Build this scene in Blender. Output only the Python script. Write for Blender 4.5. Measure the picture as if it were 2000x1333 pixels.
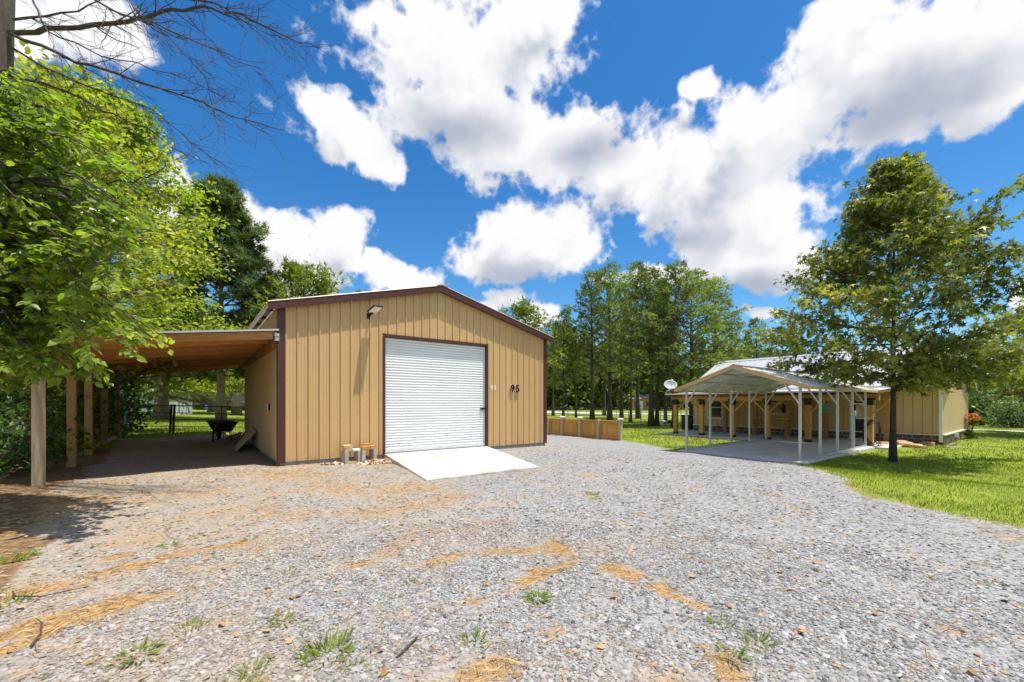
import bpy, bmesh, math, random
import numpy as np
from mathutils import Vector, Matrix
R = math.radians
scene = bpy.context.scene
for o in list(bpy.data.objects): bpy.data.objects.remove(o)
col = scene.collection
rng = np.random.default_rng(7)
random.seed(7)

# ---------------------------------------------------------------- camera
# world axes: x runs along the garage front (to the right and away), y along its depth
F, CX, HY, CAMZ = 820.0, 1000.0, 788.0, 1.5
ANG = math.atan2(1080, 820)
FW = np.array([math.cos(ANG), math.sin(ANG)]); RT = np.array([math.sin(ANG), -math.cos(ANG)])
cd = bpy.data.cameras.new('camera'); cam = bpy.data.objects.new('camera', cd); col.objects.link(cam)
cam.location = (0, 0, CAMZ); cam.rotation_euler = (R(90), 0, ANG - R(90))
cd.sensor_width = 36; cd.lens = F / 2000 * 36; cd.shift_y = (HY - 666.5) / 2000
cd.clip_start = 0.05; cd.clip_end = 4000
scene.camera = cam
scene.view_settings.view_transform = 'Standard'; scene.view_settings.look = 'None'
scene.view_settings.gamma = 1; scene.view_settings.use_curve_mapping = False
scene.view_settings.exposure = 0.62

SUN = Vector((0.85, -1.2, 5.2)).normalized()
sd = bpy.data.lights.new('sun', 'SUN'); so = bpy.data.objects.new('sun', sd); col.objects.link(so)
sd.energy = 4.3; sd.angle = R(0.53); sd.color = (1.0, 0.955, 0.87)
so.rotation_euler = SUN.to_track_quat('Z', 'Y').to_euler(); so.location = (0, 0, 30)
SUN_EL = math.asin(SUN.z); SUN_AZ = math.atan2(SUN.x, SUN.y)

# ---------------------------------------------------------------- world: sky with cumulus
wd = bpy.data.worlds.new('World'); scene.world = wd; wd.use_nodes = True
wt = wd.node_tree; wt.nodes.clear()
class NB:
    def __init__(s, tree): s.t = tree
    def new(s, kind, **kw):
        n = s.t.nodes.new(kind)
        for k, v in kw.items(): setattr(n, k, v)
        return n
    def put(s, sock, v):
        if isinstance(v, bpy.types.NodeSocket): s.t.links.new(v, sock)
        elif v is not None: sock.default_value = v
    def m(s, op, a, b=None, c=None, clamp=False):
        n = s.new('ShaderNodeMath', operation=op, use_clamp=clamp)
        s.put(n.inputs[0], a); s.put(n.inputs[1], b); s.put(n.inputs[2], c)
        return n.outputs[0]
    def v(s, op, a, b=None):
        n = s.new('ShaderNodeVectorMath', operation=op); s.put(n.inputs[0], a)
        if b is not None: s.put(n.inputs[1], b)
        return n.outputs['Value'] if op in ('LENGTH', 'DOT_PRODUCT') else n.outputs[0]
    def noise(s, vec, scale, detail=4, rough=.55, lac=2.0, dist=0.0, out=0):
        n = s.new('ShaderNodeTexNoise'); s.put(n.inputs['Vector'], vec)
        n.inputs['Scale'].default_value = scale; n.inputs['Detail'].default_value = detail
        n.inputs['Roughness'].default_value = rough; n.inputs['Lacunarity'].default_value = lac
        n.inputs['Distortion'].default_value = dist
        return n.outputs[out]
    def ramp(s, fac, stops, interp='LINEAR'):
        n = s.new('ShaderNodeValToRGB'); n.color_ramp.interpolation = interp
        e = n.color_ramp.elements
        while len(e) < len(stops): e.new(0.5)
        for el, (p, c) in zip(e, stops):
            el.position = p; el.color = (*c, 1) if len(c) == 3 else c
        s.put(n.inputs[0], fac); return n.outputs[0]
    def mix(s, f, a, b, blend='MIX'):
        n = s.new('ShaderNodeMix', data_type='RGBA', blend_type=blend)
        s.put(n.inputs[0], f); s.put(n.inputs[6], a if not isinstance(a, tuple) else (*a[:3], 1))
        s.put(n.inputs[7], b if not isinstance(b, tuple) else (*b[:3], 1)); return n.outputs[2]
    def smooth(s, x, lo, hi):
        n = s.new('ShaderNodeMapRange', interpolation_type='SMOOTHSTEP')
        s.put(n.inputs[0], x); n.inputs[1].default_value = lo; n.inputs[2].default_value = hi
        return n.outputs[0]
W = NB(wt)
AZ0 = math.atan2(FW[0], FW[1])
def sky_dir(px, py):
    m = (px - CX) / F
    return AZ0 + math.atan(m), math.atan((HY - py) / F / math.sqrt(1 + m * m))
# cumulus masses: centre x, y, half width, half height (as angles seen from the yard), tilt
CLOUDS = [(900,100,230,120,0),(1055,55,105,95,0),(760,60,110,55,0),(900,215,165,85,0),(985,285,150,80,0),(690,250,125,58,-18),
 (740,315,55,45,0),(1110,300,150,85,0),(1225,335,120,80,0),(1050,465,150,75,0),(985,510,105,50,0),(1120,480,60,50,0),
 (1330,345,110,110,0),(1345,185,38,42,0),(1440,320,140,140,0),(1500,430,105,95,0),(1400,440,120,80,0),(1560,230,140,130,0),
 (1620,110,130,120,0),(1780,120,230,140,0),(1900,190,150,95,0),(1690,255,120,75,0),(1960,60,120,90,0),(1300,530,120,42,0),(1470,520,130,50,0),
 (1560,490,45,35,0),(515,450,95,62,0),(660,470,88,66,0),(590,525,110,52,0),(690,520,55,40,0),(765,548,85,28,0),(985,590,75,24,0),
 (1060,625,45,22,0),(190,60,135,70,0),(60,30,90,60,0),(330,370,45,60,20),(1480,612,50,13,0),(1990,570,40,45,0)]
def cloud_group(name, detail):
    grp = bpy.data.node_groups.new(name, 'ShaderNodeTree')
    grp.interface.new_socket('p', in_out='INPUT', socket_type='NodeSocketVector')
    grp.interface.new_socket('d', in_out='INPUT', socket_type='NodeSocketVector')
    grp.interface.new_socket('s', in_out='OUTPUT', socket_type='NodeSocketFloat')
    G = NB(grp); gi = G.new('NodeGroupInput'); go = G.new('NodeGroupOutput'); pin = gi.outputs[0]; din = gi.outputs[1]
    w1 = G.v('SUBTRACT', G.noise(din, 6, 3 if detail > 4 else 1, .55, out=1), (.5, .5, .5))
    pw = G.v('ADD', pin, G.v('MULTIPLY', w1, (.16, .16, 0)))
    acc = None
    for (x, y, a, b, tl) in CLOUDS:
        az, el = sky_dir(x, y); m = (x - CX) / F; c = 1 / math.sqrt(1 + m * m); rr = (HY - y) / F * c; ce = 1 / math.sqrt(1 + rr * rr)
        sx, sy = 1 / (a / F * c * c * .97), 1 / (b / F * c * ce * ce * 1.05)
        n = G.new('ShaderNodeVectorMath', operation='MULTIPLY_ADD'); G.put(n.inputs[0], pw)
        n.inputs[1].default_value = (sx, sy, 0); n.inputs[2].default_value = (-az * sx, -el * sy, 0)
        dd = G.v('LENGTH', n.outputs[0]); acc = dd if acc is None else G.m('SMOOTH_MIN', acc, dd, .22)
    blob = G.m('MAXIMUM', G.m('SUBTRACT', 1.12, acc), -.9)
    sp = G.new('ShaderNodeSeparateXYZ'); G.put(sp.inputs[0], pin)      # beyond the picture the same broken cumulus goes on
    daz = G.m('ABSOLUTE', G.m('SUBTRACT', sp.outputs[0], AZ0))
    outm = G.m('MAXIMUM', G.smooth(daz, .92, 1.05), G.smooth(sp.outputs[1], .80, .95))
    gen = G.m('MULTIPLY', G.m('SUBTRACT', G.noise(din, 2.6, 1, .5), .50), 5.0)
    base = G.m('MAXIMUM', blob, G.m('SUBTRACT', G.m('MULTIPLY', G.m('ADD', gen, 1.2), outm), 1.2))
    fb = G.m('SUBTRACT', G.noise(din, 11, detail, .60, 2.1), .5)
    bil = G.m('SUBTRACT', .20, G.m('ABSOLUTE', G.m('SUBTRACT', G.noise(din, 26, 2 if detail > 4 else 0, .5), .5)))
    G.put(go.inputs[0], G.m('ADD', base, G.m('ADD', G.m('MULTIPLY', fb, 1.7), G.m('MULTIPLY', bil, .9))))
    return grp
tc = W.new('ShaderNodeTexCoord'); dn = tc.outputs['Generated']
def field(vec, grp, seq=None):
    s = W.new('ShaderNodeSeparateXYZ'); W.put(s.inputs[0], vec)
    az = W.m('ARCTAN2', s.outputs[0], s.outputs[1]); el = W.m('ARCSINE', s.outputs[2])
    c = W.new('ShaderNodeCombineXYZ'); W.put(c.inputs[0], az); W.put(c.inputs[1], el); W.put(c.inputs[2], seq)
    global PAZ
    if seq is None: PAZ = c.outputs[0]
    g = W.new('ShaderNodeGroup'); g.node_tree = grp; W.put(g.inputs[0], c.outputs[0]); W.put(g.inputs[1], vec); return g.outputs[0], s.outputs[2]
s_here, dz = field(dn, cloud_group('cloud_field', 7))
dsun = W.v('NORMALIZE', W.v('ADD', dn, tuple(SUN * .07)))
s_sun, _ = field(dsun, cloud_group('cloud_depth', 3), s_here)      # how much cloud lies towards the sun
alpha = W.smooth(s_here, .12, .50)
thick = W.smooth(s_sun, .35, 1.35)
lowf = W.noise(dn, 4.5, 2, .5)
shade = W.m('MULTIPLY', thick, W.smooth(lowf, .34, .64))
ccol = W.mix(shade, (1.0, 1.0, 1.01), (.50, .55, .65))
dark = None                                                        # the thick bellies of the larger clouds
for (x, y, a, b) in ((1760,215,230,95),(1330,470,110,45),(1010,545,120,40),(1480,560,140,45),(900,260,150,50),(1130,300,110,45)):
    az_, el_ = sky_dir(x, y); c_ = 1/math.sqrt(1+((x-CX)/F)**2); n_ = W.new('ShaderNodeVectorMath', operation='MULTIPLY_ADD'); W.put(n_.inputs[0], PAZ)
    sx_, sy_ = F/(a*c_*c_), F/(b*c_); n_.inputs[1].default_value = (sx_, sy_, 0); n_.inputs[2].default_value = (-az_*sx_, -el_*sy_, 0)
    q_ = W.m('SUBTRACT', 1.0, W.v('LENGTH', n_.outputs[0])); dark = q_ if dark is None else W.m('MAXIMUM', dark, q_)
dark = W.smooth(W.m('ADD', dark, W.m('MULTIPLY', W.m('SUBTRACT', W.noise(dn, 9, 3, .55), .5), 1.1)), -.1, .9)
ccol = W.mix(W.m('MULTIPLY', dark, .92), ccol, (.42, .47, .58))
edge = W.smooth(W.m('SUBTRACT', s_here, s_sun), -.6, .3)
ccol = W.mix(edge, W.mix(.30, ccol, (.50, .57, .69)), ccol)
sky = W.new('ShaderNodeTexSky', sky_type='NISHITA'); sky.sun_disc = False
sky.sun_elevation = SUN_EL; sky.sun_rotation = SUN_AZ
sky.altitude = 100; sky.air_density = 1.0; sky.dust_density = .6; sky.ozone_density = 3.0
hs = W.new('ShaderNodeHueSaturation'); hs.inputs['Saturation'].default_value = 1.32; hs.inputs['Value'].default_value = 1.05
W.put(hs.inputs['Color'], sky.outputs[0])
lowsky = W.m('SUBTRACT', 1.0, W.smooth(dz, .0, .55))
skyc = W.mix(1.0, W.mix(W.m('MULTIPLY', lowsky, .22), hs.outputs[0], W.v('MULTIPLY', sky.outputs[0], (1.25, 1.2, 1.15))), (.68, .96, 1.03), 'MULTIPLY')
SKY_STRENGTH = .10
cl = W.v('MULTIPLY', ccol, (.645/SKY_STRENGTH,)*3)
up = W.smooth(dz, -.02, .03)
final = W.mix(W.m('MULTIPLY', alpha, up), skyc, cl)
bg = W.new('ShaderNodeBackground'); bg.inputs['Strength'].default_value = SKY_STRENGTH
W.put(bg.inputs['Color'], final)
wo = W.new('ShaderNodeOutputWorld'); wt.links.new(bg.outputs[0], wo.inputs[0])
wd.cycles.sampling_method = 'MANUAL'; wd.cycles.sample_map_resolution = 512

# ---------------------------------------------------------------- terrain and pixel helpers
def S(t): t = np.clip(t, 0, 1); return t * t * (3 - 2 * t)
def Hn(x, y):
    x = np.asarray(x, float); y = np.asarray(y, float)
    return (.22 * S((y - 12) / 9) * S((7 - x) / 6) - .28 * S((x - 10.6) / 4) * S((60 - y) / 20)
            + .012 * np.sin(x * 1.1 + .6 * y) + .010 * np.sin(1.7 * y - .4 * x))
def H(x, y): return float(Hn(x, y))
def ray(px, py):
    a = (px - CX) / F
    return np.array([FW[0] + RT[0] * a, FW[1] + RT[1] * a, (HY - py) / F])
def gp(px, py, dz=0.0):
    d = ray(px, py); z = dz; p = None
    for _ in range(25):
        t = (z - CAMZ) / d[2]; p = d * t
        if t < 0 or t > 900: t = 900; p = d * t; break
        z = H(p[0], p[1]) + dz
    return Vector((p[0], p[1], z))
def at_z(px, py, z): d = ray(px, py); t = (z - CAMZ) / d[2]; return Vector((d[0]*t, d[1]*t, z))
def on_x(px, py, x): d = ray(px, py); t = x / d[0]; return Vector((x, d[1]*t, CAMZ + d[2]*t))
def on_y(px, py, y): d = ray(px, py); t = y / d[1]; return Vector((d[0]*t, y, CAMZ + d[2]*t))
def at_d(px, py, Z): d = ray(px, py); return Vector((d[0]*Z, d[1]*Z, CAMZ + d[2]*Z))
def proj(P):
    P = np.asarray(P, float); Z = P[..., 0]*FW[0] + P[..., 1]*FW[1]; X = P[..., 0]*RT[0] + P[..., 1]*RT[1]
    return CX + F*X/Z, HY - F*(P[..., 2]-CAMZ)/Z, Z

# ---------------------------------------------------------------- materials
MATS = {}
def M(name, c1, c2=None, rough=.65, scale=6, stretch=(1,1,1), bump=0, metal=0, rnd=.12, detail=5, spec=.4, bscale=None, lo=.3, hi=.7, dirt=None, coat=0):
    mt = bpy.data.materials.new(name); mt.use_nodes = True; t = mt.node_tree; n = NB(t)
    p = t.nodes['Principled BSDF']; p.inputs['Roughness'].default_value = rough; p.inputs['Metallic'].default_value = metal
    p.inputs['Specular IOR Level'].default_value = spec; p.inputs['Coat Weight'].default_value = coat
    if c2 is None: c2 = tuple(v * .78 for v in c1)
    geo = n.new('ShaderNodeNewGeometry'); oi = n.new('ShaderNodeObjectInfo')
    off = n.new('ShaderNodeVectorMath', operation='SCALE'); n.put(off.inputs[0], oi.outputs['Location']); off.inputs['Scale'].default_value = 3.7
    mp = n.new('ShaderNodeMapping'); mp.inputs['Scale'].default_value = stretch
    n.put(mp.inputs['Vector'], n.v('ADD', geo.outputs['Position'], off.outputs[0]))
    nz = n.noise(mp.outputs[0], scale, detail, .6)
    c = n.ramp(nz, [(lo, c2), (hi, c1)])
    if dirt:
        dz = n.smooth(n.noise(geo.outputs['Position'], dirt[1], 6, .65), dirt[2], dirt[2] + .15)
        c = n.mix(n.m('MULTIPLY', dz, dirt[3]), c, dirt[0])
    if name in ('tan_metal', 'door_white'):
        sz_ = n.new('ShaderNodeSeparateXYZ'); n.put(sz_.inputs[0], geo.outputs['Position'])
        mud = n.smooth(n.m('ADD', n.m('MULTIPLY', sz_.outputs[2], -1.5), n.m('MULTIPLY', n.noise(geo.outputs['Position'], 7, 6, .7), 1.3)), .28, .75)
        c = n.mix(n.m('MULTIPLY', mud, .55), c, (.30,.21,.13))
    if rnd:
        k = n.m('ADD', 1 - rnd, n.m('MULTIPLY', oi.outputs['Random'], 2 * rnd))
        cc = n.new('ShaderNodeCombineColor')
        for i in range(3): n.put(cc.inputs[i], k)
        c = n.mix(1.0, c, cc.outputs[0], 'MULTIPLY')
    n.put(p.inputs['Base Color'], c)
    if bump:
        b = n.new('ShaderNodeBump'); b.inputs['Strength'].default_value = bump; b.inputs['Distance'].default_value = .02
        n.put(b.inputs['Height'], nz if not bscale else n.noise(mp.outputs[0], bscale, 6, .6)); n.put(p.inputs['Normal'], b.outputs[0])
    MATS[name] = mt; return mt
def warm_wash(n, P):
    """rusty needle dust that rain has washed over the lower left part of the drive"""
    sep = n.new('ShaderNodeSeparateXYZ'); n.put(sep.inputs[0], P)
    lat = n.m('ADD', n.m('MULTIPLY', sep.outputs[0], float(RT[0])), n.m('MULTIPLY', sep.outputs[1], float(RT[1])))
    return n.smooth(n.m('ADD', n.m('MULTIPLY', lat, -.17), n.m('MULTIPLY', n.m('SUBTRACT', n.noise(P, .55, 7, .68), .5), 4.2)), -.35, .95)
def leafmat(name, stops, trans=.35, rough=.45, spec=.35):
    mt = bpy.data.materials.new(name); mt.use_nodes = True; t = mt.node_tree; n = NB(t)
    p = t.nodes['Principled BSDF']; out = t.nodes['Material Output']
    at = n.new('ShaderNodeAttribute', attribute_name='tone'); oi = n.new('ShaderNodeObjectInfo')
    f = n.m('FRACT', n.m('ADD', at.outputs['Fac'], 0.0))
    c = n.ramp(f, stops)
    if name.startswith('leaf_') and name != 'leaf_near':                # no two trees quite alike
        hv = n.new('ShaderNodeHueSaturation'); n.put(hv.inputs['Value'], n.m('ADD', .84, n.m('MULTIPLY', oi.outputs['Random'], .36)))
        n.put(hv.inputs['Hue'], n.m('ADD', .474, n.m('MULTIPLY', n.m('FRACT', n.m('MULTIPLY', oi.outputs['Random'], 7.3)), .03))); n.put(hv.inputs['Color'], c); c = hv.outputs[0]
    if name == 'chips': c = n.mix(n.m('MULTIPLY', warm_wash(n, n.new('ShaderNodeNewGeometry').outputs['Position']), .38), c, (.40,.285,.17))
    n.put(p.inputs['Base Color'], c); p.inputs['Roughness'].default_value = rough; p.inputs['Specular IOR Level'].default_value = spec
    tr = n.new('ShaderNodeBsdfTranslucent')
    n.put(tr.inputs['Color'], n.mix(1.0, c, (1.5, 1.75, .55), 'MULTIPLY'))
    mx = n.new('ShaderNodeMixShader'); mx.inputs[0].default_value = trans
    t.links.new(p.outputs[0], mx.inputs[1]); t.links.new(tr.outputs[0], mx.inputs[2]); t.links.new(mx.outputs[0], out.inputs[0])
    MATS[name] = mt; return mt
M('tan_metal', (.595,.385,.170), (.56,.36,.157), .38, 1.2, (1,1,.25), rnd=.05, spec=.45, dirt=((.50,.33,.16), 2.2, .54, .35))
M('trim_red', (.085,.024,.018), (.07,.02,.016), .38, 3, rnd=.05, spec=.45)
M('door_white', (.80,.82,.83), (.73,.75,.76), .42, .8, (1,1,.6), rnd=.015)
M('roof_metal', (.60,.60,.61), (.52,.52,.53), .35, 2, metal=.35, rnd=.03, dirt=((.45,.42,.40), 1.2, .55, .3))
M('carport_trim', (.66,.42,.17), (.58,.36,.14), .42, 2, rnd=.03)
M('roof_tan', (.56,.47,.36), (.49,.41,.31), .42, 2, rnd=.03, metal=.1)
M('galv', (.62,.63,.64), (.46,.47,.48), .34, 14, metal=.65, rnd=.05, detail=6)
M('galv_sheet', (.68,.66,.60), (.60,.585,.53), .45, 3, metal=.05, rnd=.04)
M('concrete', (.60,.585,.56), (.53,.515,.49), .85, 1.6, rnd=.0, bump=.12, bscale=90, dirt=((.36,.34,.31), 1.1, .55, .45))
M('ramp_concrete', (.54,.515,.47), (.47,.445,.40), .85, 2.2, rnd=.0, bump=.10, bscale=80, dirt=((.25,.215,.175), 1.3, .54, .55))
M('foundation', (.30,.29,.28), (.20,.19,.185), .9, 5, rnd=0, bump=.3, bscale=50)
M('pine', (.47,.245,.075), (.33,.155,.045), .6, 5, (6,1,6), rnd=.16, detail=7)
M('pine_x', (.54,.245,.072), (.36,.145,.04), .6, 5, (1,7,7), rnd=.30, detail=7)
M('post_wood', (.52,.285,.11), (.38,.195,.07), .7, 5, (7,7,.7), rnd=.12, detail=7, bump=.15)
M('post_grey', (.60,.45,.30), (.43,.30,.19), .75, 5, (7,7,.6), rnd=.08, detail=7, bump=.2)
M('cedar', (.62,.33,.075), (.46,.23,.05), .55, 4, (6,6,.7), rnd=.12, detail=7)
M('fence_wood', (.66,.35,.085), (.50,.25,.055), .6, 5, (6,6,.8), rnd=.16, detail=7)
M('cut_wood', (.66,.50,.28), (.50,.34,.17), .7, 12, (3,3,3), rnd=.16)
M('grey_wood', (.50,.46,.40), (.34,.31,.27), .8, 8, (5,5,.8), rnd=.12, bump=.2)
M('white_paint', (.80,.80,.78), (.74,.74,.72), .5, 4, rnd=.02)
M('cream_paint', (.74,.70,.56), (.68,.64,.50), .5, 4, rnd=.03)
M('black_metal', (.016,.016,.017), (.010,.010,.010), .45, 8, rnd=.05)
M('black_plastic', (.022,.022,.025), (.014,.014,.016), .5, 6, rnd=.05)
M('dark_door', (.018,.016,.015), (.012,.011,.011), .35, 4, rnd=.05)
M('house_wall', (.60,.42,.215), (.55,.385,.195), .55, 2, (1,1,.3), rnd=.05, dirt=((.42,.31,.19), 2, .58, .3))
M('stone_brown', (.24,.145,.085), (.12,.075,.05), .85, 9, rnd=.38, bump=.4, detail=7)
M('mortar', (.36,.335,.30), (.27,.25,.225), .9, 14, rnd=0, bump=.3)
M('sandstone', (.60,.38,.20), (.42,.24,.12), .85, 8, rnd=.22, bump=.4, detail=7)
M('bark', (.135,.105,.08), (.055,.042,.034), .95, 9, (2,2,.35), rnd=.08, bump=.8, detail=7)
M('bark_grey', (.30,.27,.235), (.13,.11,.095), .95, 8, (2.4,2.4,.3), rnd=.12, bump=.7, detail=7)
M('bark_dark', (.085,.068,.055), (.034,.028,.024), .95, 9, (2,2,.4), rnd=.1, bump=.8, detail=7)
M('bark_pine', (.33,.22,.155), (.13,.085,.06), .95, 7, (2,2,.8), rnd=.08, bump=.8, detail=7)
M('twig', (.10,.075,.065), (.055,.04,.036), .9, 9, rnd=.05)
M('blue_plastic', (.02,.14,.62), (.016,.11,.52), .4, 4, rnd=0)
M('soil', (.20,.125,.075), (.09,.058,.036), .95, 9, rnd=.1, bump=.6, detail=8)
M('dish', (.42,.44,.47), (.38,.40,.43), .45, 3, rnd=0)
M('asphalt_pale', (.50,.48,.45), (.42,.40,.38), .9, 1.5, rnd=0)
M('green_sign', (.16,.30,.22), (.34,.46,.38), .7, 5, (1,1,9), rnd=0, lo=.42, hi=.58)
M('orange_petal', (.92,.36,.04), (.85,.27,.03), .5, 8, rnd=.08)
M('hose', (.02,.02,.022), None, .45, 5, rnd=0)
M('hose_red', (.30,.07,.05), None, .5, 5, rnd=0)
M('led', (.85,.84,.78), (.80,.79,.73), .3, 5, rnd=0)
M('shed_pale', (.55,.60,.66), (.48,.53,.59), .6, 2, rnd=.05)
M('bin_dark', (.018,.020,.026), (.012,.013,.018), .55, 4, rnd=0)
M('red_flag', (.62,.05,.05), None, .5, 5, rnd=0)
M('curtain', (.60,.57,.54), (.50,.47,.45), .9, 6, (6,6,.6), rnd=0)
def glassmat():
    mt = bpy.data.materials.new('window_glass'); mt.use_nodes = True; p = mt.node_tree.nodes['Principled BSDF']
    p.inputs['Base Color'].default_value = (.035, .045, .05, 1); p.inputs['Roughness'].default_value = .04; p.inputs['Specular IOR Level'].default_value = .9
    n = NB(mt.node_tree); b = n.new('ShaderNodeBump'); b.inputs['Strength'].default_value = .06; g = n.new('ShaderNodeNewGeometry')
    n.put(b.inputs['Height'], n.noise(g.outputs['Position'], 2.2, 2)); n.put(p.inputs['Normal'], b.outputs[0]); MATS['window_glass'] = mt
glassmat()
leafmat('leaf_near', [(0,(.105,.155,.025)),(.5,(.235,.305,.042)),(.85,(.39,.43,.06)),(1,(.52,.53,.09))], .50, .34, .5)
leafmat('leaf_mid', [(0,(.15,.205,.032)),(.5,(.34,.39,.046)),(1,(.56,.56,.075))], .48, .45, .35)
leafmat('leaf_gum', [(0,(.042,.058,.019)),(.38,(.120,.140,.036)),(.75,(.26,.27,.06)),(1,(.56,.48,.09))], .36, .42, .4)
leafmat('leaf_cedar', [(0,(.060,.086,.026)),(.5,(.155,.200,.045)),(1,(.32,.355,.07))], 0.38, 0.6, 0.25)
leafmat('leaf_cedar_bright', [(0,(.085,.130,.022)),(.5,(.165,.225,.030)),(1,(.25,.315,.042))], 0.34, 0.6, 0.25)
leafmat('leaf_pine', [(0,(.045,.080,.028)),(.5,(.085,.140,.038)),(1,(.16,.22,.055))], 0.28, 0.5, 0.3)
leafmat('leaf_dark', [(0,(0.031,0.063,0.017)),(.6,(0.063,0.119,0.028)),(1,(0.140,0.210,0.049))], .35, .5)
leafmat('leaf_pale', [(0,(0.072,0.120,0.054)),(.6,(0.156,0.228,0.108)),(1,(0.312,0.384,0.228))], .3, .45)
leafmat('leaf_far', [(0,(.050,.080,.020)),(.5,(.11,.155,.030)),(1,(.22,.27,.048))], 0.35, 0.6, 0.25)
leafmat('grass', [(0,(.10,.14,.018)),(.5,(.19,.235,.026)),(.80,(.29,.32,.042)),(1,(.48,.42,.15))], 0.42, 0.55, 0.3)
leafmat('weed', [(0,(.10,.15,.022)),(.6,(.20,.26,.036)),(1,(.38,.35,.09))], 0.4, 0.5, 0.3)
leafmat('straw', [(0,(.26,.155,.068)),(.5,(.41,.27,.13)),(1,(.55,.40,.22))], 0.1, 0.7, 0.2)
leafmat('chips', [(0,(.07,.067,.063)),(.14,(.17,.165,.16)),(.55,(.285,.28,.277)),(.88,(.395,.39,.387)),(.95,(.47,.46,.455)),(.962,(.36,.25,.16)),(1,(.40,.28,.17))], 0, 0.7, 0.25)
leafmat('dry_leaf', [(0,(.28,.15,.06)),(.5,(.45,.27,.12)),(1,(.58,.40,.22))], .2, .7)
leafmat('woodchip', [(0,(.36,.24,.13)),(.5,(.55,.40,.25)),(1,(.70,.56,.40))], 0, .8)

# ---------------------------------------------------------------- mesh helpers
class MB:
    def __init__(s): s.v = []; s.f = []
    def add(s, vs, fs):
        k = len(s.v); s.v += [tuple(v) for v in vs]; s.f += [tuple(i + k for i in f) for f in fs]; return s
    def box(s, a, b):
        x0,y0,z0 = a; x1,y1,z1 = b
        return s.add([(x0,y0,z0),(x1,y0,z0),(x1,y1,z0),(x0,y1,z0),(x0,y0,z1),(x1,y0,z1),(x1,y1,z1),(x0,y1,z1)],
              [(0,3,2,1),(4,5,6,7),(0,1,5,4),(1,2,6,5),(2,3,7,6),(3,0,4,7)])
    def bar(s, p0, p1, w, h, up=(0,0,1)):
        p0 = Vector(p0); p1 = Vector(p1); d = (p1-p0).normalized(); u = Vector(up)
        if abs(d.dot(u)) > .98: u = Vector((1,0,0))
        a = d.cross(u).normalized(); b = a.cross(d).normalized(); a *= w/2; b *= h/2
        vs = [p0-a-b, p0+a-b, p0+a+b, p0-a+b, p1-a-b, p1+a-b, p1+a+b, p1-a+b]
        return s.add(vs, [(0,3,2,1),(4,5,6,7),(0,1,5,4),(1,2,6,5),(2,3,7,6),(3,0,4,7)][::1])
    def tube(s, pts, rs, n=6, cap=True):
        pts = [Vector(p) for p in pts]
        if not hasattr(rs, '__len__'): rs = [rs]*len(pts)
        k = len(s.v); u = None
        for i, p in enumerate(pts):
            d = (pts[min(i+1, len(pts)-1)] - pts[max(i-1, 0)])
            d = d.normalized() if d.length > 1e-9 else Vector((0,0,1))
            if u is None: u = d.orthogonal().normalized()
            u = (u - d*u.dot(d)); u = u.normalized() if u.length > 1e-6 else d.orthogonal().normalized()
            w = d.cross(u)
            for j in range(n):
                a = 2*math.pi*j/n; q = p + (u*math.cos(a) + w*math.sin(a))*rs[i]; s.v.append((q.x,q.y,q.z))
        for i in range(len(pts)-1):
            for j in range(n):
                a = k+i*n+j; b = k+i*n+(j+1)%n; s.f.append((a, b, b+n, a+n))
        if cap:
            s.f.append(tuple(k+j for j in range(n))[::-1]); e = k+(len(pts)-1)*n; s.f.append(tuple(e+j for j in range(n)))
        return s
    def lathe(s, prof, c=(0,0,0), n=16):
        k = len(s.v)
        for (r, z) in prof:
            for j in range(n):
                a = 2*math.pi*j/n; s.v.append((c[0]+r*math.cos(a), c[1]+r*math.sin(a), c[2]+z))
        for i in range(len(prof)-1):
            for j in range(n):
                a = k+i*n+j; b = k+i*n+(j+1)%n; s.f.append((a, b, b+n, a+n))
        s.f.append(tuple(k+j for j in range(n))[::-1]); e = k+(len(prof)-1)*n; s.f.append(tuple(e+j for j in range(n)))
        return s
    def prism(s, poly, ext):
        k = len(poly); ext = Vector(ext); poly = [Vector(p) for p in poly]
        vs = poly + [p+ext for p in poly]
        fs = [tuple(range(k))[::-1], tuple(range(k, 2*k))] + [(i,(i+1)%k,k+(i+1)%k,k+i) for i in range(k)]
        return s.add(vs, fs)
    def build(s, name, mat, parent=None, smooth=False):
        me = bpy.data.meshes.new(name); off = parent['_o'] if parent is not None and '_o' in parent else (0,0,0)
        me.from_pydata([(v[0]-off[0], v[1]-off[1], v[2]-off[2]) for v in s.v], [], s.f)
        bm = bmesh.new(); bm.from_mesh(me); bmesh.ops.recalc_face_normals(bm, faces=bm.faces); bm.to_mesh(me); bm.free()
        if smooth: me.polygons.foreach_set('use_smooth', [True]*len(me.polygons))
        return link(name, me, mat, parent)
def link(name, me, mat, parent=None):
    o = bpy.data.objects.new(name, me); col.objects.link(o)
    if mat and not me.materials: me.materials.append(MATS[mat])
    if parent is not None: o.parent = parent; o['_o'] = parent['_o'] if '_o' in parent else (0,0,0)
    return o
def tag(o, label=None, cat=None, group=None, kind=None):
    if label: o['label'] = label
    if cat: o['category'] = cat
    if group: o['group'] = group
    if kind: o['kind'] = kind
    return o
def thing(name, loc, label, cat, group=None):
    o = bpy.data.objects.new(name, None); col.objects.link(o); o.location = loc; o['_o'] = tuple(loc); o.empty_display_size = .2
    return tag(o, label, cat, group)
def solid(name, mb, mat, label, cat, group=None, smooth=False, loc=None):
    """a thing that is one mesh, its origin at its base"""
    vs = np.array(mb.v); b = loc or (float(vs[:,0].mean()), float(vs[:,1].mean()), float(vs[:,2].min()))
    mb.v = [(v[0]-b[0], v[1]-b[1], v[2]-b[2]) for v in mb.v]
    o = mb.build(name, mat, None, smooth); o.location = b; o['_o'] = tuple(b); return tag(o, label, cat, group)
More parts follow.
